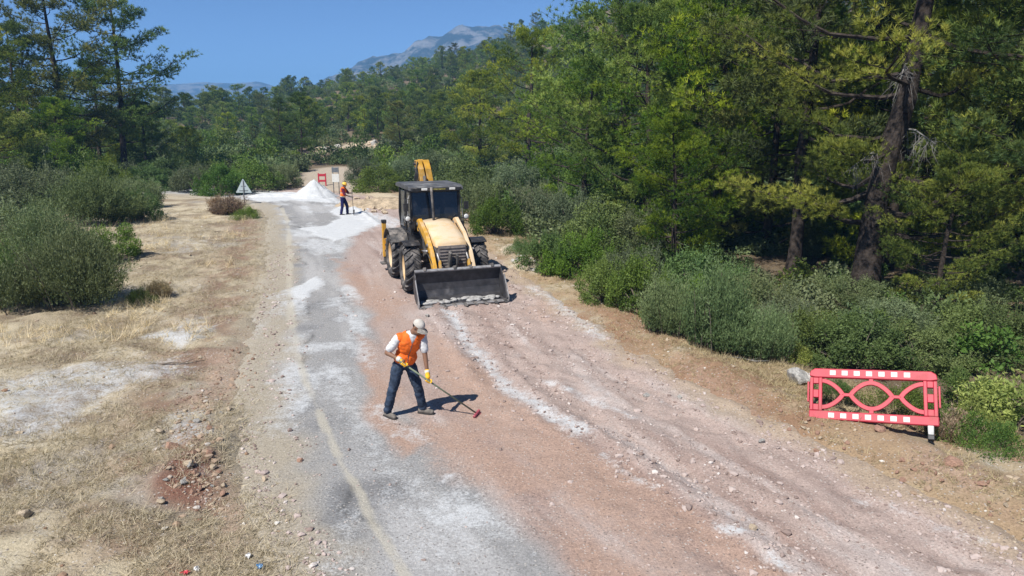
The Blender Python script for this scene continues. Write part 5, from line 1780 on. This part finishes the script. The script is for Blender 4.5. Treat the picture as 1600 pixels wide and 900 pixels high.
MB().prism([(-BWd + 0.10, BH - 0.16), (-BWd, BH - 0.14), (-BWd + 0.015, BH - 0.05), (-BWd + 0.09, BH), (BWd - 0.09, BH), (BWd - 0.015, BH - 0.05), (BWd, BH - 0.14), (BWd - 0.10, BH - 0.16)], -0.045, 0.045, 'y').build("top_rail", M['barrier'], BR_, 0.012)
MB().prism([(-BWd, 0.0), (-BWd, 0.15), (BWd, 0.15), (BWd, 0.0)], -0.043, 0.043, 'y').build("bottom_rail", M['barrier'], BR_, 0.012)
for s in (-1, 1):
    pm = MB()
    xc = s * (BWd - 0.11)
    pm.prism([(xc - 0.10, 0.152), (xc - 0.10, BH - 0.162), (xc - 0.045, BH - 0.162), (xc - 0.045, 0.152)], -0.042, 0.042, 'y')
    pm.prism([(xc + 0.045, 0.152), (xc + 0.045, BH - 0.162), (xc + 0.10, BH - 0.162), (xc + 0.10, 0.152)], -0.042, 0.042, 'y')
    for z, hh in ((0.21, 0.11), (0.45, 0.14), (0.68, 0.11)):
        pm.box((xc, 0, z), (0.092, 0.075, hh))
    pm.build("end_post", M['barrier'], BR_, 0.008)
    MB().box((s * (BWd + 0.018), 0, 0.48), (0.03, 0.05, 0.36)).build("hinge_lug", M['barrier'], BR_, 0.006)
mm = MB()
zc = 0.45
el = [(-0.32 + 0.64 * f, zc + 0.225 * math.sin(math.pi * f) ** 0.85) for f in np.linspace(0, 1, 13)]
bar(mm, el, 0.074, 0.055); bar(mm, [(x_, 2 * zc - z_) for x_, z_ in el], 0.074, 0.054)
bar(mm, [(0, zc + 0.22), (0, BH - 0.15)], 0.07, 0.05); bar(mm, [(0, zc - 0.22), (0, 0.14)], 0.07, 0.05)
for s in (-1, 1):
    bar(mm, [(s * 0.29, zc), (s * 0.44, zc)], 0.055, 0.05)
    arc = [(s * (0.44 + 0.34 * f), zc + 0.235 * math.sin(math.pi * 0.5 * f) ** 0.8) for f in np.linspace(0, 1, 8)]
    bar(mm, arc, 0.074, 0.055); bar(mm, [(x_, 2 * zc - z_) for x_, z_ in arc], 0.074, 0.054)
mm.build("lattice", M['barrier'], BR_, 0.006)
for k_ in range(7):
    MB().box((-0.60 + 0.19 * k_, -0.0475, BH - 0.075), (0.095, 0.006, 0.085)).build("reflector", M['reflect'], BR_, 0.002)
    MB().box((-0.62 + 0.19 * k_, -0.0455, 0.075), (0.095, 0.006, 0.085)).build("reflector", M['reflect'], BR_, 0.002)
MB().box((0.86, -0.01, -0.075), (0.08, 0.09, 0.15), None, 1.1).build("foot", M['cuff'], BR_, 0.01)
MB().box((0.86, -0.01, -0.19), (0.10, 0.11, 0.08)).build("foot_base", M['black'], BR_, 0.01)
MB().box((-0.86, 0.02, -0.05), (0.09, 0.10, 0.10)).build("foot", M['black'], BR_, 0.01)
tag(BR_, "tilted red plastic road barrier with white squares on the right verge", "barrier")

# ---------------------------------------------------------------- sign, far board, far barrier
M['sign_back'] = simple("pale_aluminium", (0.47, 0.55, 0.57), 0.45, 0.4, 0.3, var=0.06)
M['post'] = simple("galvanised_post", (0.16, 0.17, 0.18), 0.5, 0.4, 0.4)
ps = at(379, 320); ps = Vector((ps.x, ps.y + 0.4, sz(ps.x, ps.y + 0.4)))
sg = empty("road_sign", ps)
MB().prism([(-0.46, 0.82), (-0.49, 0.78), (-0.46, 0.75), (0.46, 0.75), (0.49, 0.78), (0.46, 0.82), (0.035, 1.57), (0, 1.60), (-0.035, 1.57)], -0.012, 0.012, 'y').build("panel", M['sign_back'], sg, 0.004)
MB().tube([(0, -0.045, -0.3), (0, -0.045, 1.52)], 0.032, 10).build("post", M['post'], sg)
MB().box((0, -0.018, 1.15), (0.3, 0.012, 0.04)).box((0, -0.018, 0.88), (0.55, 0.012, 0.04)).build("bracket", M['post'], sg)
tag(sg, "triangular road sign seen from its grey back", "road sign")
bd = empty("info_board", (-12.45, 50.2, sz(-12.45, 50.2)), R(-8))
MB().box((0, 0, 1.15), (0.52, 0.03, 0.56)).build("panel", M['reflect'], bd, 0.005)
for s in (-1, 1):
    MB().tube([(s * 0.20, 0.04, -0.2), (s * 0.20, 0.04, 1.95)], 0.028, 8).build("post", M['post'], bd)
MB().box((0, 0.0, 1.72), (0.52, 0.03, 0.34)).build("upper_panel", M['post'], bd, 0.004)
tag(bd, "small white board on two posts beside the side track", "sign board")
pf = at(504, 291)
fb = empty("far_barrier", (pf.x, pf.y, sz(pf.x, pf.y)))
MB().box((0, 0, 0.85), (0.62, 0.06, 0.2)).box((0, 0, 0.40), (0.62, 0.06, 0.16)).build("rail", M['barrier'], fb, 0.01)
MB().box((-0.28, 0, 0.5), (0.1, 0.07, 1.0)).box((0.28, 0, 0.5), (0.1, 0.07, 1.0)).build("post", M['barrier'], fb, 0.01)
tag(fb, "small red barrier far up the side track", "barrier")

# ---------------------------------------------------------------- pile of white stone powder
t = NT("white_powder")
v = t.obj()
c = t.mix(t.ramp(t.noise(3, 6, 0.65, v), 0.35, 0.75), (0.46, 0.47, 0.48), (0.57, 0.58, 0.59))
M['powder'] = t.done(t.bsdf(c, 0.95, 0.1, 0, t.bump(t.noise(9, 6, 0.7, v), 0.6, 0.06)))


def heap(name, x, y, rx, ry, h, mat, seed, label, cat, peak=1.15):
    u = np.linspace(0, 1, 26); a = np.linspace(0, 2 * math.pi, 61)[:-1]
    U, A_ = np.meshgrid(u, a)
    wob = 1 + 0.16 * (fbm(np.cos(A_) * 1.6 + 5, np.sin(A_) * 1.6 + seed, seed, 3) - 0.5) * 2
    Xh = np.cos(A_) * U * rx * wob; Yh_ = np.sin(A_) * U * ry * wob
    prof = np.clip(1 - U, 0, 1) ** peak
    Zh = h * prof + (fbm(Xh * 3, Yh_ * 3, seed + 3, 4) - 0.5) * 0.20 * np.minimum(prof * 4, 1) - 0.06 * (U > 0.93)
    n_ = 26
    i = np.arange(n_ - 1)[None, :] + np.arange(60)[:, None] * n_
    j = np.arange(n_ - 1)[None, :] + ((np.arange(60) + 1) % 60)[:, None] * n_
    F_ = np.stack([i, i + 1, j + 1, j], -1).reshape(-1, 4)
    me_ = fast_mesh(name, np.stack([Xh.ravel(), Yh_.ravel(), Zh.ravel()], 1), F_, True)
    o_ = link(name, me_, mat, None, (x, y, sz(x, y) + 0.01))
    return tag(o_, label, cat)


pp = at(488, 311)
heap("powder_pile", pp.x - 0.1, pp.y + 1.0, 1.65, 1.6, 1.2, M['powder'], 301, "tall white cone of stone powder at the end of the road", "powder pile")
pp = at(425, 311)
heap("powder_bank", pp.x, pp.y + 1.3, 2.2, 0.7, 0.28, M['powder'], 305, "low white strip of powder left of the tall white pile", "powder pile", 0.6)
# ---------------------------------------------------------------- rocks
M['limestone'] = simple("limestone", (0.44, 0.42, 0.39), 0.95, 0.15, var=0.35, scale=4, bump=0.9, bscale=9, bdist=0.04)
M['redstone'] = simple("reddish_stone", (0.36, 0.22, 0.16), 0.95, 0.15, var=0.3, scale=7, bump=0.8, bscale=14, bdist=0.02)
M['tanstone'] = simple("tan_stone", (0.46, 0.37, 0.27), 0.95, 0.15, var=0.3, scale=7, bump=0.8, bscale=14, bdist=0.02)


def rock_mesh(seed, sub=2):
    bm = bmesh.new()
    bmesh.ops.create_icosphere(bm, subdivisions=sub, radius=1.0)
    r_ = random.Random(seed)
    cuts = []
    for k_ in range(13):
        n_ = Vector((r_.gauss(0, 1), r_.gauss(0, 1), r_.gauss(0, 1))).normalized()
        cuts.append((n_, r_.uniform(0.38, 0.8)))
    for v_ in bm.verts:
        for n_, d_ in cuts:
            e = v_.co.dot(n_) - d_
            if e > 0: v_.co -= n_ * e * 0.98
        v_.co *= r_.uniform(0.97, 1.03)
    me_ = bpy.data.meshes.new("rock")
    bm.to_mesh(me_); bm.free()
    return me_


ROCKS = {}
for mname in ('limestone', 'redstone', 'tanstone'):
    for k_ in range(4):
        m_ = rock_mesh(40 + k_, 3 if k_ == 0 else 2); m_.materials.append(M[mname]); ROCKS[(mname, k_)] = m_


def rock(px, py, w_, h_, mat, label, group=None, name="stone", k_=1, cat="stone", rz=None):
    p = at(px, py)
    z = sz(p.x, p.y)
    o_ = link(name, ROCKS[(mat, k_)], None, None, (p.x, p.y, z + h_ * 0.22), (0.2 * math.sin(px), 0.15, rz if rz is not None else px * 0.7))
    o_.scale = (w_ / 2, w_ / 2 * 0.8, h_ / 2)
    return tag(o_, label, cat, group)


rock(1245, 598, 0.62, 0.50, 'limestone', "pale grey boulder at the barrier's top left corner", None, "boulder", 0, "boulder", 0.4)
rock(1272, 596, 0.42, 0.42, 'limestone', "smaller pale boulder wedged between the big one and the barrier", None, "boulder", 0, "boulder", 2.0)
rock(818, 391, 0.66, 0.36, 'limestone', "white boulder at the bush edge right of the loader", None, "boulder", 0, "boulder", 1.2)
rock(805, 393, 0.34, 0.24, 'limestone', "small white boulder left of the larger white one by the loader", None, "boulder", 2, "boulder")
rock(1370, 690, 0.26, 0.16, 'redstone', "flat reddish stone below the barrier's middle", None, "stone", 1)
rock(1485, 745, 0.34, 0.2, 'redstone', "reddish stone on the verge below the barrier's right end", None, "stone", 2)
rock(1190, 690, 0.16, 0.10, 'limestone', "single white stone on the road edge left of the barrier", None, "stone", 3)
rock(1010, 618, 0.17, 0.11, 'limestone', "pale stone on the road edge opposite the sweeping worker", None, "stone", 1)
rock(1062, 621, 0.15, 0.10, 'limestone', "pale stone right of the one opposite the sweeping worker", None, "stone", 2)
rock(1178, 832, 0.16, 0.10, 'tanstone', "lone lump of stone in the middle of the gravel lane near the bottom", None, "stone", 1)
rock(1528, 688, 0.22, 0.18, 'tanstone', "pale stone in the grass right of the barrier's foot", None, "stone", 2)
rock(268, 706, 0.34, 0.16, 'redstone', "dark slab of rock at the top of the red soil patch", None, "stone", 2)
rock(300, 745, 0.20, 0.12, 'tanstone', "pinkish stone in the red soil patch", None, "stone", 1)
rock(40, 810, 0.28, 0.15, 'tanstone', "tan rock on the left verge near the lower left corner", None, "stone", 3)
rock(470, 722, 0.14, 0.08, 'redstone', "dark clod on the asphalt's left rim", None, "stone", 1)
rock(668, 497, 0.22, 0.12, 'limestone', "white lump of stone just in front of the bucket's left corner", None, "stone", 3)
M['tan_soil'] = simple("tan_rubble_soil", (0.38, 0.30, 0.21), 0.95, 0.1, var=0.35, scale=3, bump=1.0, bscale=6, bdist=0.08)
M['red_soil'] = simple("red_brown_soil", (0.17, 0.085, 0.06), 0.95, 0.1, var=0.45, scale=7, dust=0.3, dust_c=(0.34, 0.25, 0.19), bump=1.0, bscale=16, bdist=0.05)
pp = at(600, 324)
heap("rubble_bank", pp.x, pp.y + 0.8, 3.3, 1.5, 0.50, M['tan_soil'], 321, "low tan bank of earth and rubble right of the far worker", "earth bank", 0.7)
r_ = random.Random(12)
for i in range(26):
    px = 555 + r_.random() * 85; py = 308 + (px - 545) * 0.12 + r_.random() * 22
    rock(px, py, r_.uniform(0.25, 0.6), r_.uniform(0.2, 0.4), 'tanstone', "tan stone in the rubble bank right of the far worker", "stones of the rubble bank", "stone", r_.randrange(1, 4))
for i in range(20):
    px = 780 + r_.random() * 70; py = 392 + (px - 780) * 0.35 + r_.random() * 18
    rock(px, py, r_.uniform(0.12, 0.32), r_.uniform(0.1, 0.22), r_.choice(['tanstone', 'limestone']), "loose stone on the bank below the white boulders", "stones by the loader", "stone", r_.randrange(1, 4))
for i in range(34):
    f = r_.random()
    px = 1180 + 420 * f; py = 640 + 165 * f + r_.uniform(-14, 34)
    rock(px, py, r_.uniform(0.05, 0.11) * (1.9 if r_.random() < 0.25 else 1), r_.uniform(0.04, 0.10), r_.choice(['redstone', 'redstone', 'tanstone']), "reddish stone strewn along the right verge below the barrier", "stones on the right verge", "stone", r_.randrange(1, 4))
for i in range(24):
    px = r_.uniform(245, 350); py = r_.uniform(640, 800)
    rock(px, py, r_.uniform(0.07, 0.18), r_.uniform(0.05, 0.12), r_.choice(['redstone', 'tanstone', 'limestone']), "small stone in the reddish heap on the left verge", "stones of the reddish heap", "stone", r_.randrange(1, 4))
for i in range(34):
    a_ = r_.uniform(0, 6.28); q_ = math.sqrt(r_.random())
    x_, y_ = SCAR[0] + 4.0 * q_ * math.cos(a_), SCAR[1] + 6.5 * q_ * math.sin(a_)
    o_ = link("stone", ROCKS[('tanstone' if r_.random() < 0.7 else 'limestone', r_.randrange(1, 4))], None, None, (x_, y_, float(ground_z(x_, y_)) + 0.12), (0.2, 0.3, a_ * 3))
    s_ = r_.uniform(0.3, 0.75)
    o_.scale = (s_, s_ * 0.8, s_ * 0.65)
    tag(o_, "tan boulder in the stony clearing above the white pile", "boulder", "boulders of the stony clearing")

# ---------------------------------------------------------------- pebbles (too many and too small to count)
def ico():
    bm = bmesh.new(); bmesh.ops.create_icosphere(bm, subdivisions=1, radius=1.0)
    V = np.array([v_.co[:] for v_ in bm.verts]); F_ = np.array([[v_.index for v_ in f.verts] for f in bm.faces]); bm.free()
    return V, F_


IV, IF = ico()


def pebbles(name, label, P, size, mat, seed):
    r_ = np.random.default_rng(seed)
    n_ = len(P)
    a = r_.uniform(0, 6.28, n_)
    S = size[:, None] * np.stack([r_.uniform(0.7, 1.3, n_), r_.uniform(0.6, 1.1, n_), r_.uniform(0.4, 0.8, n_)], 1)
    V = IV[None] * (1 + r_.normal(0, 0.16, (n_, len(IV), 1))) * S[:, None, :]
    c_, s_ = np.cos(a)[:, None], np.sin(a)[:, None]
    V = np.stack([V[..., 0] * c_ - V[..., 1] * s_, V[..., 0] * s_ + V[..., 1] * c_, V[..., 2]], -1) + P[:, None, :]
    F_ = (IF[None] + (np.arange(n_) * len(IV))[:, None, None]).reshape(-1, 3)
    me_ = fast_mesh(name, V.reshape(-1, 3), F_)
    set_attr(me_, "tint", np.repeat(r_.uniform(0, 1, n_), len(IV)))
    return tag(link(name, me_, mat), label, kind="stuff")


def pebble_mat(name, a, b, c_):
    t = NT(name)
    ti = t.attr("tint").outputs["Fac"]
    cc_ = t.mix(t.ramp(ti, 0.0, 0.6), a, b)
    cc_ = t.mix(t.ramp(ti, 0.88, 0.97), cc_, c_)
    return t.done(t.bsdf(cc_, 0.95, 0.1))


M['pebble_road'] = pebble_mat("road_gravel", (0.22, 0.165, 0.145), (0.42, 0.345, 0.315), (0.52, 0.47, 0.44))
M['pebble_tan'] = pebble_mat("verge_gravel", (0.24, 0.15, 0.10), (0.42, 0.34, 0.25), (0.60, 0.57, 0.52))
r = np.random.default_rng(91)
n = 80000
yy = 4.5 + 26 * r.uniform(0, 1, n) ** 1.5; xx = r.uniform(-9, 9, n)
S_, T_ = road_st(xx, yy)
m = np.abs(T_) < HW + 0.1
xx = xx[m]; yy = yy[m]; S_ = S_[m]; T_ = T_[m]
_, du, re_, _, ro = surface_layers(xx, yy, True)
cl = fbm(S_ * 0.7, T_ * 2.6, 95, 3)
keep = r.uniform(0, 1, len(xx)) < np.clip(ro * sst(0.38, 0.68, cl) * 1.1 + 0.03 + 0.3 * sst(HW - 0.7, HW, np.abs(T_)) + 0.5 * np.exp(-((T_ - 1.15) / 0.25) ** 2) + 0.4 * np.exp(-((T_ - 0.9 - 0.25 * np.sin(S_ * 0.35)) / 0.2) ** 2), 0, 1)
xx = xx[keep]; yy = yy[keep]; S_ = S_[keep]; T_ = T_[keep]
size = np.clip(r.lognormal(math.log(0.013), 0.62, len(xx)), 0.006, 0.06)
pebbles("road_gravel", "loose gravel scattered over the scraped half of the road", np.stack([xx, yy, surf_z(xx, yy) + size * 0.15], 1), size, M['pebble_road'], 1)
n = 16000
yy = 4.5 + 30 * r.uniform(0, 1, n) ** 1.4; xx = r.uniform(-16, 12, n)
S_, T_ = road_st(xx, yy)
d_ = np.abs(T_) - HW
m = (d_ > -0.25) & (d_ < np.where(T_ > 0, 2.6, 7)) & (r.uniform(0, 1, n) < np.where(T_ > 0, 1.0, 0.30) * sst(0.35, 0.6, fbm(xx, yy, 97, 3)) + 0.12)
xx = xx[m]; yy = yy[m]
size = np.clip(r.lognormal(math.log(0.016), 0.55, len(xx)), 0.006, 0.07)
pebbles("verge_gravel", "small stones scattered over the dry verges", np.stack([xx, yy, surf_z(xx, yy) + size * 0.15], 1), size, M['pebble_tan'], 2)

r = np.random.default_rng(93)
n = 1300
f = r.uniform(0, 1, n)
pxs = np.interp(f, [0, 0.45, 0.7, 1], [375, 300, 300, 325]) + r.normal(0, 24, n); pys = np.interp(f, [0, 1], [545, 800]) + r.normal(0, 14, n)
q_ = np.array([at(a_, b_)[:2] for a_, b_ in zip(pxs, pys)])
size = np.clip(r.lognormal(math.log(0.014), 0.6, n), 0.006, 0.07)
M['pebble_red'] = pebble_mat("red_rubble", (0.17, 0.10, 0.072), (0.33, 0.245, 0.18), (0.46, 0.42, 0.38))
pebbles("soil_rubble", "reddish clods and rubble strewn along the left verge", np.stack([q_[:, 0], q_[:, 1], surf_z(q_[:, 0], q_[:, 1]) + size * 0.02], 1), size, M['pebble_red'], 3)

# ---------------------------------------------------------------- dry grass
def grass(name, label, x, y, k_, length, width, lay, mat, seed, tint=None):
    r_ = np.random.default_rng(seed)
    P = np.stack([x, y, surf_z(x, y)], 1)
    az = r_.uniform(0, 6.28, len(x))
    A = np.stack([np.cos(az) * lay, np.sin(az) * lay, np.ones(len(x)) * (1.0 - 0.55 * lay)], 1)
    V, F_, T = blades(P, A, k_, 1.0, 1.0, 0.45, r_, 0.0, tint)
    # rescale blades per tuft
    V = V.reshape(len(x), k_, 3, 3)
    L = length[:, None, None] if hasattr(length, '__len__') else length
    base_ = P[:, None, :]
    tipv = (V[:, :, 2] - base_) * L
    mid_ = (V[:, :, 0] + V[:, :, 1]) / 2
    sdv_ = unit(V[:, :, 1] - V[:, :, 0]) * width / 2
    b0 = base_ + r_.normal(0, 0.03, tipv.shape) * np.array([1, 1, 0])
    b0[..., 2] = base_[..., 2] - 0.005
    V = np.stack([b0 - sdv_, b0 + sdv_, b0 + np.concatenate([tipv[..., :2], np.abs(tipv[..., 2:]) + 0.01], -1)], 2).reshape(-1, 3)
    return tag(link(name, foliage_mesh(name, V, F_, T, mat)), label, kind="stuff")


r = np.random.default_rng(55)
n = 120000
yy = 4.6 + 36 * r.uniform(0, 1, n) ** 1.6; xx = r.uniform(-1, 0.05, n) * (0.80 * yy + 3)
S_, T_ = road_st(xx, yy)
_, du, re_, _, _ = surface_layers(xx, yy, False)
gn = fbm(xx * 0.6, yy * 0.6, 99, 4)
m = (T_ < -HW + 0.35) & (r.uniform(0, 1, n) < np.clip(1.25 * sst(0.34, 0.60, gn), 0.08, 1) * (1 - 0.85 * np.clip(np.maximum(du * 1.2, re_), 0, 1)) * sst(-0.4, 0.9, -T_ - HW + 0.2))
xx = xx[m]; yy = yy[m]
grass("dry_grass", "short straw-coloured grass matted over the left verge", xx, yy, 5, r.uniform(0.05, 0.19, len(xx)), 0.0075, 0.97, M['straw'], 3)
n = 9000
yy = r.uniform(11, 40, n); xx = r.uniform(-1, 0, n) * (0.8 * yy + 3)
S_, T_ = road_st(xx, yy)
edge_l = np.abs(poly_dist(xx, yy, np.array([at(-80, 530)[:2], at(60, 530)[:2], at(200, 520)[:2], at(235, 470)[:2]])))
m = ((edge_l < 0.75) & (T_ < -HW - 2.5)) | ((T_ < -HW - 1.0) & (fbm(xx * 0.5, yy * 0.5, 103, 3) > 0.63))
xx = xx[m]; yy = yy[m]
grass("tall_dry_grass", "tall yellow dry grass round the feet of the left bushes", xx, yy, 8, r.uniform(0.2, 0.5, len(xx)), 0.009, 0.45, M['straw'], 4)
n = 60000
yy = 5.5 + 30 * r.uniform(0, 1, n) ** 1.5; xx = r.uniform(-2, 11, n)
S_, T_ = road_st(xx, yy)
d_ = T_ - HW
gn = fbm(xx * 0.9, yy * 0.9, 107, 3)
m = (d_ > 0.25) & (d_ < 3.6) & (r.uniform(0, 1, n) < sst(0.25, 0.5, gn) * (0.40 + 0.6 * sst(0.3, 1.2, d_)))
xx = xx[m]; yy = yy[m]; d_ = d_[m]
grass("verge_grass", "pale dry grass along the foot of the right bushes", xx, yy, 6, r.uniform(0.08, 0.22, len(xx)) * (0.6 + 0.5 * sst(0.8, 1.8, d_)), 0.009, 0.85, M['straw_dull'], 5)

# a few bits of litter near the camera, a fallen stick
M['litter_blue'] = simple("blue_white_wrapper", (0.10, 0.33, 0.62), 0.4, 0.4, var=0.5, scale=40)
M['litter_white'] = simple("white_scrap", (0.75, 0.74, 0.74), 0.6, 0.3)
M['litter_red'] = simple("red_scrap", (0.5, 0.05, 0.07), 0.5, 0.3)
for px, py, mt, lab in [(407, 893, 'litter_blue', "crumpled blue and white wrapper at the bottom left edge of the road"), (387, 874, 'litter_white', "small white scrap above the blue wrapper"),
                        (308, 893, 'litter_white', "crumpled white scrap at the bottom edge of the left verge"), (290, 897, 'litter_red', "small red scrap beside the white one at the bottom edge")]:
    p = at(px, py)
    bm = bmesh.new()
    bmesh.ops.create_grid(bm, x_segments=5, y_segments=5, size=0.030)
    rr_ = random.Random(px)
    for v_ in bm.verts: v_.co += Vector((rr_.gauss(0, 0.008), rr_.gauss(0, 0.008), rr_.gauss(0, 0.014)))
    bmesh.ops.solidify(bm, geom=bm.faces[:], thickness=0.002)
    m_ = bpy.data.meshes.new("litter"); bm.to_mesh(m_); bm.free()
    tag(link("litter", m_, M[mt], None, (p.x, p.y, sz(p.x, p.y) + 0.035), (0.2, 0.3, px)), lab, "litter")
for px, py, L, a, lab in [(275, 572, 1.1, 0.15, "fallen stick beside the white powder patch on the left verge"), (1140, 640, 0.9, -0.5, "pale fallen stick at the foot of the largest wispy bush")]:
    p = at(px, py) if px < 900 else at(1165, 562)
    z = sz(p.x, p.y) + 0.03
    st = MB().tube([(-L / 2, 0, 0), (-L * 0.1, 0.05, 0.03), (L * 0.2, -0.02, 0.02), (L / 2, 0.06, 0.05)], [0.016, 0.014, 0.011, 0.005], 6).tube([(L * 0.1, 0, 0.02), (L * 0.3, 0.16, 0.06)], [0.008, 0.003], 5)
    tag(st.build("stick", M['dead'] if px > 900 else M['bark_grey'], None, loc=(p.x, p.y, z), rot=(0, 0, a)), lab, "stick")

# ---------------------------------------------------------------- haze
hz = MB().box((0, 1300, 88), (5200, 3400, 214))
t = NT("haze_air")
pv = t.n("VolumePrincipled")
pv.inputs["Color"].default_value = (0.24, 0.54, 1.0, 1)
pv.inputs["Density"].default_value = 0.00050
pv.inputs["Anisotropy"].default_value = 0.0
t.t.links.new(pv.outputs[0], t.out.inputs["Volume"])
tag(hz.build("haze", t.m), "thin blue haze in the distance", kind="stuff")

# ---------------------------------------------------------------- stones of one kind are told apart by their order from the left
ORD = "first second third fourth fifth sixth seventh eighth ninth tenth eleventh twelfth thirteenth fourteenth fifteenth sixteenth seventeenth eighteenth nineteenth twentieth".split()
def ordinal(i):
    return ORD[i] if i < 20 else ["twenty", "thirty", "forty"][(i + 1) // 10 - 2] + "-" + ORD[(i + 1) % 10 - 1] if (i + 1) % 10 else ["", "", "twentieth", "thirtieth", "fortieth"][(i + 1) // 10]
groups_ = {}
for o_ in col.objects:
    if o_.get("group", "").startswith(("stones ", "boulders ")): groups_.setdefault(o_["group"], []).append(o_)
WHERE = {"stones of the rubble bank": "stone from the left on the rubble bank right of the far worker",
         "stones by the loader": "stone from the left on the bank below the white boulders",
         "stones on the right verge": "stone from the left along the right verge below the barrier",
         "stones of the reddish heap": "stone from the left in the reddish heap on the left verge",
         "boulders of the stony clearing": "boulder from the left in the stony clearing above the white pile"}
for g_n, members in groups_.items():
    members.sort(key=lambda q_: q_.location.x / q_.location.y)
    for i, q_ in enumerate(members):
        q_["label"] = ordinal(i) + " " + WHERE[g_n]
